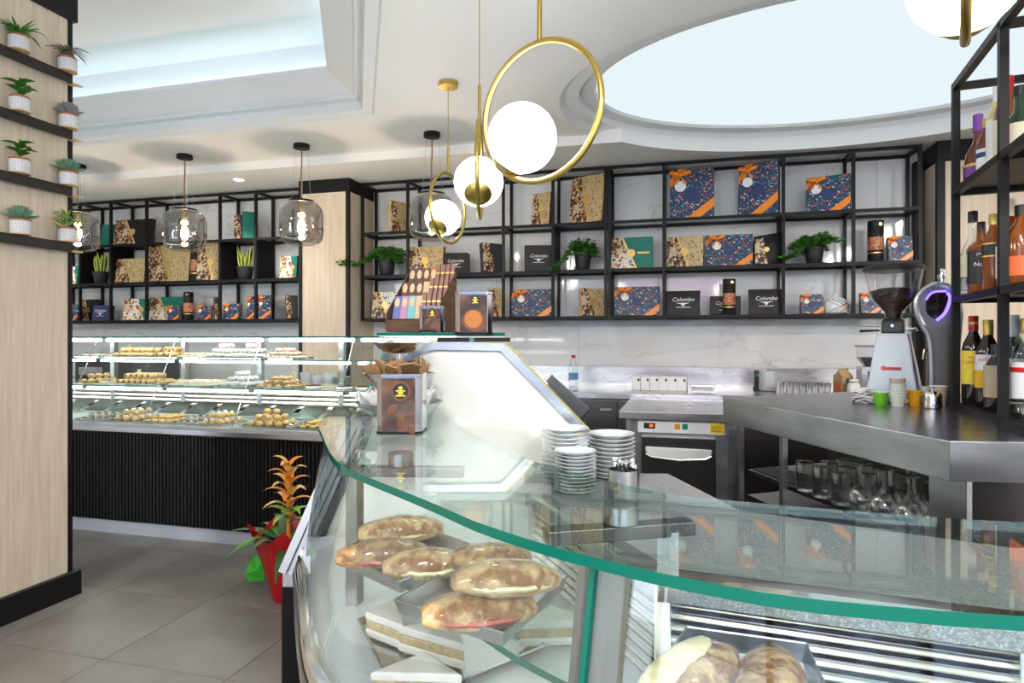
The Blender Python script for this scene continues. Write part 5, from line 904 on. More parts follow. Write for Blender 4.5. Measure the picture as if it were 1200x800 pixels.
# ------------------------------------------------------------------ coffee grinder
p = att(1047, 0, 2.86); gr = thing('coffee_grinder', 'tall pale grey coffee grinder with bean filled hopper on the bar', 'grinder', (p.x, p.y, BZ), R(-20)); k_ = 2.86 / F
def sq(w, d, z, dx=0): return [(-w / 2 + dx, -d / 2, z), (w / 2 + dx, -d / 2, z), (w / 2 + dx, d / 2, z), (-w / 2 + dx, d / 2, z)]
b = MB(); b.loft([sq(0.205, 0.24, 0.0), sq(0.20, 0.235, 0.03), sq(0.165, 0.20, 0.14), sq(0.135, 0.18, 0.25), sq(0.115, 0.165, 0.30), sq(0.108, 0.16, 0.305)]); b.build('body', 'machine_white', gr, True, bevel=0.008)
b = MB(); b.loft([[(0.105, -0.11, 0.01), (0.112, -0.09, 0.01), (0.112, 0.11, 0.01), (0.10, 0.11, 0.01)], [(0.083, -0.09, 0.15), (0.09, -0.075, 0.15), (0.09, 0.09, 0.15), (0.08, 0.09, 0.15)], [(0.056, -0.075, 0.30), (0.062, -0.06, 0.30), (0.062, 0.075, 0.30), (0.055, 0.075, 0.30)]]); b.build('side_panel', 'machine_side', gr, bevel=0.003)
MB().loft([sq(0.088, 0.12, 0.305), sq(0.085, 0.115, 0.355), sq(0.075, 0.09, 0.37)]).build('collar', 'black_plastic', gr, bevel=0.006); MB().lathe([(0.007, -0.008), (0.007, 0.008)], 12, (0, -0.062, 0.338), Matrix.Rotation(R(90), 3, 'X')).build('screw', 'chrome', gr)
MB().lathe([(0.032, 0.37), (0.036, 0.40), (0.085, 0.455), (0.095, 0.475), (0.098, 0.50), (0.116, 0.585)], 36, cap=False).build('hopper', 'hopper', gr, True)
MB().lathe([(0.030, 0.371), (0.034, 0.401), (0.082, 0.455), (0.092, 0.475), (0.094, 0.495), (0.05, 0.508), (0.002, 0.512)], 32, cap=False).build('coffee_beans', 'beans', gr, True)
MB().lathe([(0.112, 0.583), (0.122, 0.586), (0.124, 0.596), (0.118, 0.606), (0.02, 0.610)], 36).build('hopper_lid', 'black_plastic', gr, True)
MB().tube([(-0.05, -0.03, 0.335), (-0.14, -0.05, 0.337)], 0.003, 6).build('dose_lever', 'steel', gr); MB().tube([(-0.05, -0.05, 0.318), (-0.11, -0.07, 0.316), (-0.125, -0.075, 0.315)], 0.006, 8, rs=[0.004, 0.006, 0.007]).build('lever_knob', 'black_plastic', gr, True); MB().tube([(0.05, 0, 0.32), (0.085, 0, 0.325), (0.09, 0, 0.315)], 0.006, 8).build('side_knob', 'chrome', gr, True)
bd = MB(); tl = Matrix.Rotation(R(-12), 3, 'X')
yb = -0.100; bd.lathe([(0.0105, -0.003), (0.0105, 0.003)], 16, (-0.03, yb, 0.152), Matrix.Rotation(R(78), 3, 'X')); bd.box((0.006, yb + 0.0005, 0.151), (0.062, 0.004, 0.013), Matrix.Rotation(R(-12), 3, 'X')); bd.build('badge', 'badge_red', gr, bevel=0.001); text(gr, 'Quamar', 0.017, (0.006, yb - 0.0032, 0.152), (R(78), 0, 0), 'ink_black', 'lettering', shear=0.3)
# tap tower with blue ring
p = att(1102, 0, 2.74); tp = thing('tap_tower', 'silver and black beer tap tower with glowing blue ring', 'beer tap', (p.x - 0.004, p.y + 0.03, BZ), R(-10))
side = [(0.055, 0.0), (0.06, 0.20), (0.075, 0.38), (0.07, 0.46), (0.03, 0.505), (-0.03, 0.505), (-0.072, 0.46), (-0.075, 0.40), (-0.055, 0.34), (-0.03, 0.28), (-0.022, 0.15), (-0.025, 0.0)]
MB().slabx(side, -0.035, 0.035).build('tower_body', 'tap_grey', tp, bevel=0.012); out = [(-0.025, 0.0), (-0.022, 0.15), (-0.03, 0.28), (-0.055, 0.34), (-0.077, 0.40), (-0.074, 0.46), (-0.03, 0.507), (0.03, 0.507), (0.072, 0.46)]
MB().tube([(x, -0.03, z) for x, z in smooth_curve([(a, c) for a, c in out], 4) and [(v_.x, v_.y) for v_ in smooth_curve(out, 4)]], 0.014, 8).build('silver_band', 'tap_silver', tp, True); MB().tube([(0.062, -0.02, 0.0), (0.066, -0.02, 0.2), (0.08, -0.02, 0.38), (0.074, -0.02, 0.46)], 0.014, 8).build('silver_band', 'tap_silver', tp, True)
rg = [(-0.045, 0.44), (-0.02, 0.475), (0.025, 0.478), (0.038, 0.45), (0.02, 0.395), (-0.01, 0.365), (-0.042, 0.395)]
MB().slabx([(v_.x, v_.y) for v_ in smooth_curve(rg + rg[:1], 4)[:-1]], -0.038, -0.034).build('black_lens', 'liquor_dark', tp); MB().tube([(v_.x, -0.042, v_.y) for v_ in smooth_curve([(0.032, 0.478), (0.042, 0.45), (0.024, 0.392), (-0.006, 0.36)], 5)], 0.006, 8).build('light_ring', 'blue_led', tp, True); MB().tube([(v_.x, -0.042, v_.y) for v_ in smooth_curve([(-0.045, 0.45), (-0.02, 0.48), (0.03, 0.484)], 5)], 0.004, 8).build('light_ring', 'blue_led', tp, True)
MB().lathe([(0.016, 0.505), (0.012, 0.53), (0.02, 0.55), (0.012, 0.58), (0.003, 0.585)], 14, (0.02, 0, 0)).build('top_knob', 'chrome', tp, True); MB().tube([(-0.02, -0.02, 0.23), (-0.05, -0.04, 0.23), (-0.055, -0.045, 0.19)], 0.008, 8).build('spout', 'chrome', tp, True)
# cups
def cup(label, u, v, t_, d, h, m_, nm='paper_cup', n=1, rim='white_plastic', handle=0, z=BZ):
    p = att(u, 0, t_); t = thing(nm, label, 'cup', (p.x, p.y, z)); r = d / 2; MB().lathe([(r * 0.76, 0), (r * 0.78, 0.002), (r, h - 0.003), (r * 0.96, h - 0.003), (r * 0.74, 0.004), (0.001, 0.004)], 24).build('cup_body', m_, t, True); MB().tube([(r * math.cos(i * R(15)), r * math.sin(i * R(15)), h - 0.002) for i in range(24)], 0.0018, 6, True).build('rim', rim, t, True)
    if handle: MB().tube([(r * 0.9 * handle, 0, h * 0.8), (r * 1.5 * handle, 0, h * 0.8), (r * 1.6 * handle, 0, h * 0.45), (r * 0.85 * handle, 0, h * 0.25)], 0.004, 8).build('handle', m_ if nm != 'paper_cup' else 'white_plastic', t, True)
    return t
cup('lime green paper cup on the bar', 1032, 0, 2.70, 0.058, 0.058, 'cup_green'); cup('yellow espresso cup with handle between paper cups on the bar', 1073, 0, 2.68, 0.06, 0.062, 'cup_yellow', 'espresso_cup', handle=-1, rim='cup_yellow')
for k in range(5): t = cup('pale striped paper cup nested in the stack beside the lime cup', 1052, 0, 2.66, 0.062, 0.05, 'cup_pale', z=BZ + 0.011 * k); t['group'] = 'nested pale paper cups'
cup('beige paper cup topping the nested pale cups', 1052, 0, 2.66, 0.060, 0.066, 'cup_beige', z=BZ + 0.052); cup('tall beige paper cup behind the steel sugar pot', 1099, 0, 2.665, 0.066, 0.085, 'cup_beige'); cup('white mug behind the yellow espresso cup', 1083, 0, 2.76, 0.05, 0.075, 'porcelain', 'mug', handle=1, rim='porcelain')
p = att(1093, 0, 2.57); t = thing('sugar_pot', 'polished steel sugar pot with lid on the bar', 'pot', (p.x, p.y, BZ)); MB().lathe([(0.030, 0), (0.034, 0.004), (0.034, 0.055), (0.030, 0.062)], 26).build('pot_body', 'chrome', t, True); MB().lathe([(0.032, 0.062), (0.026, 0.069), (0.006, 0.072), (0.005, 0.078), (0.009, 0.082), (0.003, 0.087)], 24).build('lid', 'chrome', t, True); MB().tube([(-0.033, 0, 0.05), (-0.045, 0, 0.045), (-0.044, 0, 0.02), (-0.034, 0, 0.015)], 0.003, 6).build('handle', 'black_plastic', t, True)
p0 = att(1024, 0, 2.72); pm = MB().box((0, 0, 0), (0.045, 0.03, 0.004)).mesh('sugar_sachet', 'cloth')
for k in range(22):
    o = link(bpy.data.objects.new('sugar_sachet', pm)); f = 1 - k / 26; o.location = (p0.x - 0.02 + random.uniform(-0.05, 0.04) * f, p0.y + 0.05 + random.uniform(-0.04, 0.05) * f, BZ + 0.005 + 0.0028 * k); o.rotation_euler = (random.uniform(-0.4, 0.4), random.uniform(-0.4, 0.4), random.uniform(0, 6)); tag(o, 'white sugar sachet in the loose heap beside the grinder', 'sugar packet', 'heap of white sugar sachets')

# ------------------------------------------------------------------ bottle rack on the bar
R0 = Vector((1.067, 2.957)); rd = Vector((-0.063, -0.547)).normalized(); ra = math.atan2(rd.y, rd.x) ; rk = thing('bottle_rack', 'open black steel bottle rack standing on the bar', 'rack', (R0.x, R0.y, BZ), ra)
# local x runs along the rack towards the camera, local y to the right-hand side
RD = 0.36; RX = [0.0, 0.551, 1.102]; RZ = [0.012, 0.437, 0.872, 1.30]; tb = 0.026
for x in RX:
    for y in (0.0, RD): bar('post', 'black_metal', rk, x - tb / 2, x + tb / 2, y - tb / 2, y + tb / 2, 0.0, RZ[3] + tb / 2)
    for z in RZ: bar('cross_rail', 'black_metal', rk, x - tb / 2, x + tb / 2, tb / 2, RD - tb / 2, z - tb / 2, z + tb / 2)
for z in RZ:
    for y in (0.0, RD): bar('rail', 'black_metal', rk, RX[0] + tb / 2, RX[-1] - tb / 2, y - tb / 2, y + tb / 2, z - tb / 2, z + tb / 2)
for z in RZ[:3]: bar('shelf_plate', 'black_metal', rk, RX[0], RX[-1], 0.0, RD, z + 0.004, z + 0.0135)
bar('back_panel', 'black_matte', rk, RX[0], RX[-1], RD - 0.004, RD + 0.002, RZ[0], RZ[1])
rk_m = Matrix.Translation((R0.x, R0.y, BZ)) @ Matrix.Rotation(ra, 4, 'Z')
def rack_x(u, y):      # distance along the rack at which a bottle y behind its front stands at bearing u
    def brg(x): w = rk_m @ Vector((x, y, 0)); return CU + F * (C15 * w.x + S15 * w.y) / (-S15 * w.x + C15 * w.y)
    return min((k * 0.004 for k in range(-20, 300)), key=lambda x: abs(brg(x) - u))
def bottle(label, x, y, shelf, h, r, m_, cap, capm, lab, band=(0.2, 0.6), txt=None, tm_='ink_black', ts_=0.02, neck=0.3, shape='std', extra=None, liquid=None):
    x = rack_x(x, y); w = rk_m @ Vector((x, y, RZ[shelf] + 0.0145)); t = thing('bottle', label, 'bottle', w, 0, 'bottles on the rack'); sh = 1 - neck
    if shape == 'std': pr = [(r * 0.9, 0), (r, 0.006), (r, h * sh * 0.86), (r * 0.85, h * sh * 0.98), (r * 0.42, h * (sh + 0.10)), (r * 0.36, h * (sh + 0.14)), (r * 0.36, h * 0.97)]
    elif shape == 'round': pr = [(r * 0.75, 0), (r * 0.98, h * 0.08), (r, h * 0.25), (r * 0.85, h * 0.45), (r * 0.4, h * 0.60), (r * 0.3, h * 0.68), (r * 0.3, h * 0.97)]
    else: pr = [(r * 0.9, 0), (r, 0.006), (r, h * 0.62), (r * 0.9, h * 0.68), (r * 0.45, h * 0.75), (r * 0.42, h * 0.97)]
    n_ = 4 if shape == 'square' else 24
    M = Matrix.Rotation(R(45), 3, 'Z')
    o = MB().lathe([(a * (1.3 if n_ == 4 and a > r * 0.6 else 1), c) for a, c in pr], 24 if n_ == 24 else 8, M=Matrix.Rotation(R(22.5), 3, 'Z') if n_ == 4 else None).build('bottle_body', m_, t, True)
    if liquid: MB().lathe([(a * 0.93, c + 0.003) for a, c in pr if c < h * liquid[1]] , 20).build('liquor', liquid[0], t, True)
    cr = r * (0.42 if shape != 'round' else 0.36); MB().lathe([(cr, h * (1 - cap)), (cr, h - 0.002), (cr * 0.9, h)], 18).build('cap', capm, t, True)
    if lab:
        rr = r * (1.31 if n_ == 4 else 1.01) + 0.0006; MB().lathe([(rr, h * band[0]), (rr, h * band[1])], 28, cap=False).build('paper_label', lab, t, True)
    if txt:
        an_ = math.atan2(-w.y, -w.x) ; rr = r * (1.31 if n_ == 4 else 1.01) + 0.0015
        for s_, zf, sz, mm in txt: text(t, s_, sz, (rr * math.cos(an_), rr * math.sin(an_), h * zf), (R(90), 0, an_ + R(90)), mm)
    if extra:
        for b0, b1, mm in extra: rr = (r * 1.02 + 0.0016) if b0 < 0.7 else r * 0.42 + 0.0008; MB().lathe([(rr, h * b0), (rr, h * b1)], 28, cap=False).build('label_band', mm, t, True)
    return t
# bottom shelf
bottle('amaro bottle with yellow label and red cap on the lowest rack shelf', 1141, 0.05, 0, 0.345, 0.040, 'liquor_dark', 0.17, 'cap_red', 'label_yellow', (0.22, 0.60), [('Amaro', 0.53, 0.013, 'ink_red'), ('LUCANO', 0.47, 0.0155, 'ink_red')], extra=[(0.90, 0.93, 'cap_gold')])
bottle('dark amaro bottle with cream and yellow label and gold cap', 1158, 0.06, 0, 0.325, 0.040, 'liquor_dark', 0.17, 'cap_gold', 'label_white', (0.42, 0.60), [('AVERNA', 0.54, 0.0165, 'ink_red')], extra=[(0.22, 0.42, 'label_amber')])
bottle('short dark bottle with tan label beside the gold capped amaro', 1167, 0.045, 0, 0.235, 0.036, 'liquor_dark', 0.12, 'cap_black', 'label_tan', (0.2, 0.68))
bottle('clear grappa bottle with white label beside the rack post', 1187, 0.06, 0, 0.335, 0.042, 'bottle_clear', 0.22, 'label_white', 'label_white', (0.16, 0.56), [('NARDINI', 0.48, 0.0135, 'ink_black')])
bottle('clear bottle with red banded label behind the grappa', 1203, 0.06, 0, 0.32, 0.040, 'bottle_clear', 0.15, 'cap_gold', 'label_white', (0.2, 0.56), extra=[(0.46, 0.51, 'ink_red')]); bottle('green glass bottle at the back of the lowest rack shelf', 1186, 0.22, 0, 0.33, 0.038, 'liquor_green', 0.14, 'cap_black', 'label_white', (0.2, 0.5))
# middle shelf
bottle('clear pot bellied bottle with pale label and black cap', 1140, 0.05, 1, 0.335, 0.040, 'bottle_clear', 0.13, 'cap_black', 'label_cream', (0.22, 0.48), shape='std', neck=0.42, liquid=('liquor_pale', 0.3))
bottle('square whiskey bottle with black and white label', 1150, 0.05, 1, 0.275, 0.033, 'liquor_amber', 0.16, 'cap_black', 'label_black', (0.14, 0.60), [('No.7', 0.40, 0.022, 'label_white'), ('JACK', 0.54, 0.013, 'label_white')], shape='square')
bottle('amber whisky bottle with slanted black and gold label', 1164, 0.05, 1, 0.28, 0.034, 'liquor_amber', 0.14, 'cap_gold', 'label_black', (0.46, 0.60), extra=[(0.44, 0.46, 'cap_gold'), (0.60, 0.62, 'cap_gold')])
bottle('tall whisky bottle with cream label behind the rack post', 1183, 0.07, 1, 0.315, 0.038, 'liquor_cognac', 0.20, 'cap_cream', 'label_cream', (0.12, 0.48)); bottle('ribbed bourbon bottle with orange label', 1197, 0.05, 1, 0.26, 0.042, 'liquor_amber', 0.14, 'cap_black', 'label_orange', (0.12, 0.36)); bottle('clear gin bottle with silver label at the rack end', 1129, 0.07, 1, 0.20, 0.036, 'bottle_clear', 0.12, 'tap_silver', 'tap_silver', (0.15, 0.5)); bottle('red capped liqueur bottle at the back of the middle rack shelf', 1197, 0.24, 1, 0.30, 0.036, 'liquor_dark', 0.16, 'cap_red', 'label_white', (0.2, 0.5))
# top shelf
bottle('round cognac bottle with purple cap and purple label', 1146, 0.07, 2, 0.285, 0.048, 'liquor_cognac', 0.24, 'cap_purple', 'label_purple', (0.12, 0.26), shape='round', extra=[(0.26, 0.30, 'cap_gold')]); bottle('small cognac bottle with white label beside the purple cap', 1156, 0.07, 2, 0.235, 0.032, 'liquor_cognac', 0.15, 'cap_gold', 'label_white', (0.1, 0.5), extra=[(0.36, 0.44, 'ink_blue')]); bottle('white labelled rum bottle next to the small cognac', 1169, 0.06, 2, 0.30, 0.034, 'liquor_pale', 0.18, 'label_white', 'label_white', (0.1, 0.6))
bottle('tall red wax topped bottle with cream label', 1181, 0.08, 2, 0.32, 0.042, 'liquor_amber', 0.26, 'cap_red', 'label_cream', (0.1, 0.52)); bottle('dark green round rum bottle with banknote style label', 1195, 0.06, 2, 0.225, 0.050, 'liquor_green', 0.14, 'cap_black', 'label_cream', (0.12, 0.42), shape='round')
# ------------------------------------------------------------------ smoked glass jar pendants
def jar_pendant(label, x, y, drop):
    t = thing('jar_pendant', label, 'pendant lamp', (x, y, ZC), 0, 'smoked glass jar pendants')
    MB().lathe([(0.055, -0.035), (0.062, -0.033), (0.062, -0.002), (0.06, 0.0)], 28).build('canopy', 'black_metal', t, True)
    zt = -drop; MB().tube([(0, 0, -0.035), (0.002, 0, zt * 0.3), (-0.004, 0, zt * 0.6), (0, 0, zt)], 0.005, 6).build('cable', 'copper_wire', t, True)
    for a in (0, 120, 240): MB().tube([(0.05 * math.cos(R(a)), 0.05 * math.sin(R(a)), -0.03), (0.085 * math.cos(R(a)), 0.085 * math.sin(R(a)), zt - 0.01)], 0.0012, 4).build('suspension_wire', 'steel', t)
    MB().lathe([(0.095, zt - 0.018), (0.10, zt - 0.014), (0.095, zt), (0.03, zt + 0.004)], 32).build('cap', 'black_metal', t, True)
    h = 0.345; pr = [(0.098, -0.012), (0.125, -0.025), (0.155, -0.06), (0.168, -0.11), (0.168, -0.25), (0.157, -0.305), (0.13, -0.335), (0.10, -h)]
    MB().lathe([(r, zt + z) for r, z in pr], 40, cap=False).build('glass_shade', 'glass_smoke', t, True)
    MB().lathe([(0.02, zt - 0.075), (0.02, zt - 0.018)], 16).build('socket', 'brass', t, True); MB().lathe([(0.012, zt - 0.075), (0.019, zt - 0.10), (0.019, zt - 0.235), (0.010, zt - 0.262), (0.001, zt - 0.266)], 16, cap=False).build('bulb_glass', 'glass_clear', t, True)
    b = MB()
    for a in range(6): b.tube([(0.010 * math.cos(R(60 * a)), 0.010 * math.sin(R(60 * a)), zt - 0.09), (0.012 * math.cos(R(60 * a + 40)), 0.012 * math.sin(R(60 * a + 40)), zt - 0.24)], 0.0028, 5)
    o = b.build('filament', 'filament', t); o['kind'] = 'stuff'
    l = bpy.data.lights.new('bulb_light', 'POINT'); l.energy = 14; l.color = (1, 0.82, 0.62); l.shadow_soft_size = 0.03; q_ = link(bpy.data.objects.new('bulb_light', l), t); q_.location = (0, 0, zt - 0.16)
for k, (x, lab) in enumerate(((-5.13, 'smoked glass jar pendant beside the wood pillar'), (-4.005, 'smoked glass jar pendant hanging before the widest chocolate box'), (-2.90, 'smoked glass jar pendant hanging before the wood column'), (-1.80, 'smoked glass jar pendant behind the small brass ring lamp'))):
    y = 4.42; pv = Vector((x, y)); tq = -S15 * x + C15 * y; vt = {0: 247.5, 1: 245, 2: 235, 3: 226.5}[k]; zc = H + (CV - vt) * tq / F; jar_pendant(lab, x, y, ZC - zc)
# ------------------------------------------------------------------ brass ring and globe pendants
def ring_pendant(label, gl, hdir, tz=ZC, rod=0.16):
    # gl: globe centre; hdir: (right, forward) horizontal direction from ring centre to globe
    h = Vector((C15, S15, 0)) * hdir[0] + Vector((-S15, C15, 0)) * hdir[1]; h.normalize(); rr, gr_ = 0.206, 0.104; dd = rr - 0.010 - gr_; dv = (h * 0.68 + Vector((0, 0, -0.73))).normalized()
    rcn = Vector(gl) - dv * dd; t = thing('ring_pendant', label, 'pendant lamp', (rcn.x, rcn.y, tz), 0, 'brass ring globe pendants'); o3 = rcn - Vector((rcn.x, rcn.y, tz))
    MB().tube([o3 + h * rr * math.cos(2 * math.pi * i / 64) + Vector((0, 0, rr * math.sin(2 * math.pi * i / 64))) for i in range(64)], 0.0095, 10, True).build('ring', 'brass', t, True)
    MB().sphere(Vector(gl) - Vector((rcn.x, rcn.y, tz)), gr_, 40, 24).build('globe', 'globe', t, True)
    rot = Vector((0, 0, 1)).rotation_difference(-dv).to_matrix(); cc = Vector(gl) - Vector((rcn.x, rcn.y, tz))
    MB().lathe([(0.004, -0.112), (0.03, -0.110), (0.052, -0.0945), (0.0585, -0.0885), (0.056, -0.0885), (0.001, -0.1075)], 28, cc, rot).build('cup', 'brass', t, True)
    tp_ = o3 + Vector((0, 0, rr)); MB().tube([tp_, tp_ + Vector((0, 0, rod))], 0.0075, 10).build('rod', 'brass', t, True); MB().tube([tp_ + Vector((0, 0, rod)), (0, 0, -0.02)], 0.0022, 6).build('cable', 'gold_trim', t, True); MB().lathe([(0.058, -0.028), (0.06, -0.026), (0.06, 0.0)], 28).build('canopy', 'brass', t, True)
    l = bpy.data.lights.new('globe_light', 'POINT'); l.energy = 0.01; return t
ring_pendant('large brass ring pendant with white globe nearest the round standoff', att(612, 162, 1.93), (-0.80, 0.58)); bpy.data.objects['ring_pendant']['label'] = 'brass ring pendant turned face on, globe low beside the oval ceiling light'
ring_pendant('brass ring pendant seen edge on with a brass cup over its globe', att(561, 213, 2.70), (0.0, -1.0)); ring_pendant('brass ring pendant in front of the last smoked glass jar', att(519, 255, 3.75), (-0.40, -0.9)); ring_pendant('brass ring pendant hanging above the bottle rack and bar', att(1131, -26, 1.27), (0.57, 0.82))

# ------------------------------------------------------------------ plants
def pot_small(t, r=0.042, h=0.058):
    MB().lathe([(r * 0.98, 0), (r, 0.003), (r, h), (r * 0.9, h)], 20).build('pot', 'pot_white', t, True); MB().lathe([(r * 1.0, h), (r * 1.02, h + 0.006), (r * 0.96, h + 0.010), (r * 0.85, h + 0.004), (0.002, h + 0.004)], 20).build('pot_rim', 'terracotta', t, True); MB().lathe([(r * 1.02, -0.005), (r * 1.02, 0.0)], 20).build('pot_saucer', 'oak_base', t)
def succulent(label, u, ledge, kind, seed):
    rnd = random.Random(seed); d = ray(u, 300); x = -3.0; y = d.y * (x / d.x); t = thing('potted_succulent', label, 'potted plant', (x, y, LEDGE[ledge] + 0.006), 0, 'potted succulents on the wall ledges'); pot_small(t); b = MB(); z0 = 0.064
    if kind == 'spiky':
        for i in range(26): a = rnd.uniform(0, 6.28); b.leaf((0, 0, z0), (math.cos(a) * 0.7, math.sin(a) * 0.7, rnd.uniform(0.4, 1.3)), (0, 0, 1), rnd.uniform(0.05, 0.085), 0.011, 0.3, 4, 0.3)
        for i in range(12): a = rnd.uniform(0, 6.28); b.leaf((0.02 * math.cos(a), 0.02 * math.sin(a), z0 + 0.02), (math.cos(a), math.sin(a), 0.2), (0, 0, 1), rnd.uniform(0.06, 0.09), 0.010, 0.7, 4, 0.3)
        m_ = 'leaf_green'
    elif kind == 'jade':
        for i in range(9): a = i * 2.4; hh = 0.02 + 0.012 * i * 0.7; b.leaf((0, 0, z0 + hh * 0.6), (math.cos(a), math.sin(a), 0.35), (0, 0, 1), 0.055, 0.034, 0.3, 5, 0.15)
        b.tube([(0, 0, z0 - 0.01), (0.003, 0, z0 + 0.07)], 0.004, 6); m_ = 'leaf_green'
    elif kind == 'rosette':
        for l in range(4):
            for i in range(9): a = i * 0.7 + l * 0.35; b.leaf((0, 0, z0 + 0.006 * l), (math.cos(a), math.sin(a), 0.25 + 0.45 * l), (0, 0, 1), 0.062 - 0.008 * l, 0.022, -0.1, 4, 0.3)
        m_ = 'leaf_succulent'
    elif kind == 'grey':
        for l in range(3):
            for i in range(8): a = i * 0.785 + l * 0.4; b.leaf((0, 0, z0 + 0.008 * l), (math.cos(a), math.sin(a), 0.2 + 0.5 * l), (0, 0, 1), 0.055 - 0.008 * l, 0.03, -0.2, 4, 0.3)
        m_ = 'leaf_grey'
    elif kind == 'purple':
        b.sphere((0, 0, z0 + 0.012), 0.022, 10, 6)
        for i in range(16): a = i * 0.42; b.leaf((0.01 * math.cos(a), 0.01 * math.sin(a), z0 + 0.03), (math.cos(a), math.sin(a), 0.35), (0, 0, 1), rnd.uniform(0.06, 0.09), 0.010, 0.7, 4, 0.2)
        m_ = 'leaf_purple'
    else:
        for i in range(90):
            a = rnd.uniform(0, 6.28); f = rnd.uniform(0.2, 1); q_ = Vector((0.045 * f * math.cos(a), 0.045 * f * math.sin(a), z0 + rnd.uniform(0, 0.065) * (1.15 - 0.5 * f))); b.leaf(q_, (math.cos(a), math.sin(a), rnd.uniform(0.1, 1.0)), (0, 0, 1), 0.026, 0.009, 0.2, 3, 0.3)
        m_ = 'leaf_light'
    b.v = [(x_ * 1.35, y_ * 1.35, z0 + (z_ - z0) * 1.3) for x_, y_, z_ in b.v]; o = b.build('foliage', m_, t, True); o['kind'] = 'stuff'
    if kind in ('purple',): MB().leaf((0, 0, z0 + 0.03), (0.1, 0, 1), (1, 0, 0), 0.04, 0.016, 0.2, 4).build('young_leaf', 'leaf_light', t)
for lab, u, l, kd, sd in (('spiky green cactus in white pot on the top wall ledge', 22, 0, 'spiky', 1), ('purple drooping succulent in white pot at the top ledge end', 79, 0, 'purple', 2), ('upright jade leaf plant in white pot on the second ledge', 23, 1, 'jade', 3), ('grey rosette succulent in white pot at the second ledge end', 80, 1, 'grey', 4), ('bright green bushy succulent in white pot on the third ledge', 23, 2, 'jade', 5), ('blue green rosette succulent in white pot at the third ledge end', 80, 2, 'rosette', 6), ('pale green rosette succulent in white pot on the lowest ledge', 24, 3, 'rosette', 7), ('feathery light green plant in white pot at the lowest ledge end', 79, 3, 'bush', 8)): succulent(lab, u, l, kd, sd)
def black_pot(t, r, h):
    MB().lathe([(r * 0.72, 0.006), (r * 0.75, 0.009), (r * 0.96, h * 0.86), (r, h * 0.87), (r * 1.02, h), (r * 0.93, h), (r * 0.9, h * 0.9), (0.002, h * 0.9)], 28).build('pot', 'pot_black', t, True); MB().lathe([(r * 0.8, 0), (r * 0.95, 0.008), (r * 0.92, 0.008), (r * 0.5, 0.004)], 28).build('pot_saucer', 'pot_black', t, True); MB().lathe([(r * 0.9, h * 0.9), (r * 0.88, h * 0.92)], 20).build('soil', 'soil', t)
def ivy(label, u, row, r, h, spread, trails, seed):
    rnd = random.Random(seed); p = aty(u, 300, 5.46); t = thing('potted_ivy', label, 'potted plant', (p.x, 5.46, ZB[row])); black_pot(t, r, h); st = MB(); lf = MB(); paths = []
    for i in range(34):
        a = rnd.uniform(0, 6.28); L_ = rnd.uniform(0.5, 1) * spread; paths.append([Vector((0, 0, h * 0.9)), Vector((math.cos(a) * L_ * 0.4, math.sin(a) * L_ * 0.28, h + rnd.uniform(0.03, 0.11))), Vector((math.cos(a) * L_ * 0.85, math.sin(a) * L_ * 0.42 - 0.02, h + rnd.uniform(-0.05, 0.06)))])
    for dx, dz, dy in trails:
        for i in range(4): paths.append([Vector((0, 0, h * 0.9)), Vector((dx * 0.3, -0.06, h + 0.03)), Vector((dx * 0.65, -0.13 + rnd.uniform(-.02, .02), h * 0.5 + dz * 0.35)), Vector((dx * rnd.uniform(0.85, 1.02), -0.14 + dy, h * 0.3 + dz + rnd.uniform(-.02, .02)))])
    for P in paths:
        Q = smooth_curve(P, 5); st.tube(Q, 0.0018, 4)
        for j, c in enumerate(Q[2:]):
            for _ in range(2):
                a = rnd.uniform(0, 6.28); d_ = Vector((math.cos(a), math.sin(a) * 0.8 - 0.3, rnd.uniform(-0.2, 0.5))).normalized(); s_ = rnd.uniform(0.034, 0.052); upv = Vector((0, -0.6, 1)); sd_ = d_.cross(upv).normalized(); c2 = c + Vector((rnd.uniform(-.015, .015),) * 3)
                lf.add([c2, c2 + d_ * s_ * 0.25 + sd_ * s_ * 0.45, c2 + d_ * s_ * 0.6 + sd_ * s_ * 0.3, c2 + d_ * s_, c2 + d_ * s_ * 0.6 - sd_ * s_ * 0.3, c2 + d_ * s_ * 0.25 - sd_ * s_ * 0.45], [(0, 1, 2, 3), (0, 3, 4, 5)])
    st.build('stems', 'leaf_dark', t)['kind'] = 'stuff'; lf.build('foliage', 'leaf_green', t)['kind'] = 'stuff'
ivy('potted ivy spreading both ways beside the wood column', 453, 1, 0.082, 0.155, 0.24, [(-0.33, 0.06, -0.16)], 11); ivy('potted ivy with stems hanging below the shelf plate', 683, 1, 0.075, 0.15, 0.15, [(-0.26, -0.06, -0.02)], 12); ivy('potted ivy in the cell beside the black tube', 954, 1, 0.075, 0.125, 0.23, [(-0.25, 0.0, 0)], 13)
def snake_plant(label, u, seed):
    rnd = random.Random(seed); p = aty(u, 300, 5.47); t = thing('snake_plant', label, 'potted plant', (p.x, 5.47, ZB[1])); black_pot(t, 0.082, 0.13)
    for i in range(7):
        a = i * 0.9 + 0.3; L_ = rnd.uniform(0.17, 0.25); dr_ = (math.cos(a) * 0.28, math.sin(a) * 0.15, 1); fc = (0.1, -1, 0); bs = (0.03 * math.cos(a), 0.02 * math.sin(a), 0.11)
        o = MB().leaf(bs, dr_, fc, L_, 0.05, 0.0, 6, 0.1, 0.8).build('leaf', 'leaf_yellow', t, True); MB().leaf((bs[0], bs[1] - 0.003, bs[2]), dr_, fc, L_ * 0.95, 0.028, 0.0, 6, 0.1, 0.8).build('leaf_centre', 'leaf_dark', o, True)
snake_plant('snake plant in black pot behind the first glass pendant', 118.5, 21); snake_plant('snake plant in black pot under the teal green box', 287, 22)
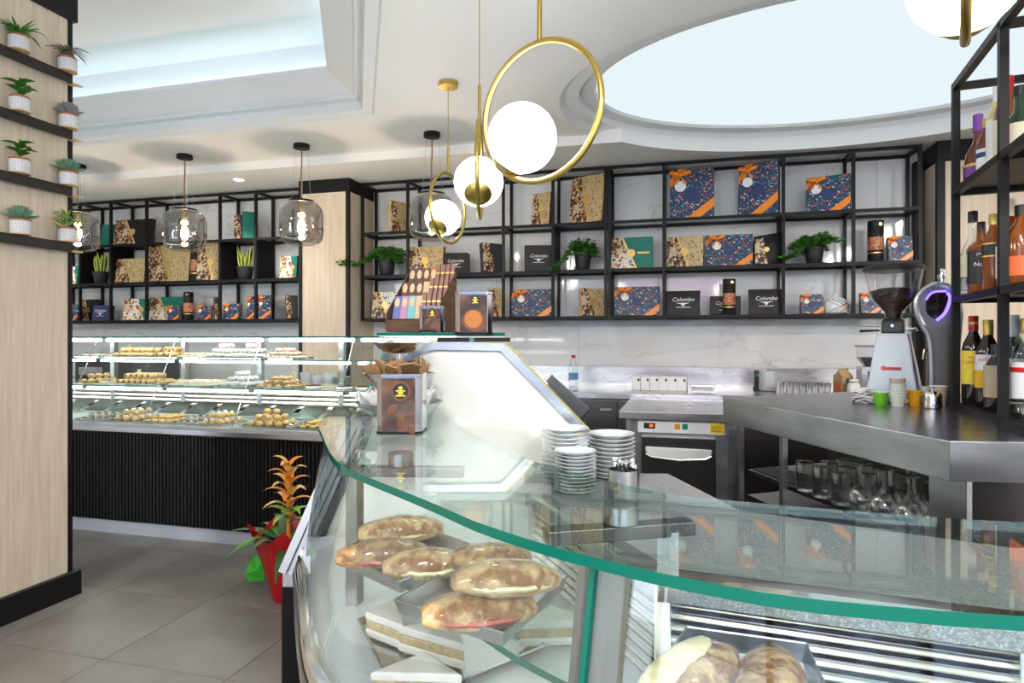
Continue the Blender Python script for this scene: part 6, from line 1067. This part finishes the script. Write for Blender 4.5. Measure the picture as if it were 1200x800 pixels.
# bromeliad wrapped in red paper on the floor
p = atz(338, 700, 0.0); t = thing('bromeliad', 'orange bromeliad in red wrapping standing on the floor', 'potted plant', (p.x, p.y, 0)); rnd = random.Random(5); k_ = 3.26 / F
b = MB(); b.loft([[((0.075 + 0.055 * s + (0.03 * s * math.sin(a * R(90))) ) * math.cos(a * R(22.5)), (0.075 + 0.055 * s) * math.sin(a * R(22.5)), 0.32 * s * (1 + 0.22 * (a % 2) * s)) for a in range(16)] for s in (0, 0.35, 0.7, 1.0)], cap=False); b.v = [(x_ * (1 + 0.9 * z_), y_ * (1 + 0.9 * z_), z_) for x_, y_, z_ in b.v]; b.build('red_wrapping', 'wrap_red', t, True); MB().lathe([(0.07, 0.002), (0.10, 0.2), (0.001, 0.2)], 20).build('pot', 'pot_black', t)
MB().add([(-0.10, -0.06, 0.10), (-0.185, -0.07, 0.09), (-0.20, -0.05, 0.17), (-0.15, -0.07, 0.225), (-0.09, -0.07, 0.22), (-0.12, -0.095, 0.16), (-0.195, -0.08, 0.13)], [(0, 6, 1), (0, 5, 6), (6, 5, 2), (2, 5, 3), (3, 5, 4), (4, 5, 0)]).build('green_wrapping', 'wrap_green', t)
for i in range(18):
    a = i * 2.4; L_ = rnd.uniform(0.26, 0.40); MB().leaf((0.02 * math.cos(a), 0.02 * math.sin(a), 0.26), (math.cos(a), math.sin(a), rnd.uniform(0.35, 1.1)), (0, 0, 1), L_, 0.048, 0.9, 8, 0.2, 0.7).build('leaf', 'leaf_dark' if i % 3 else 'leaf_green', t, True)
MB().tube([(0, 0, 0.22), (0, 0, 0.66)], 0.012, 8, rs=[0.012, 0.007]).build('stem', 'bract_orange', t, True)
for i in range(26):
    a = i * 2.4; f = i / 25; z = 0.38 + 0.30 * f; MB().leaf((0.01 * math.cos(a), 0.01 * math.sin(a), z), (math.cos(a), math.sin(a), 0.9 + 0.9 * f), (0, 0, 1), 0.16 - 0.06 * f, 0.042, 1.1, 6, 0.25, 0.8).build('bract', ['bract_orange', 'bract_yellow'][i % 2] if f > 0.22 else 'leaf_light', t, True)
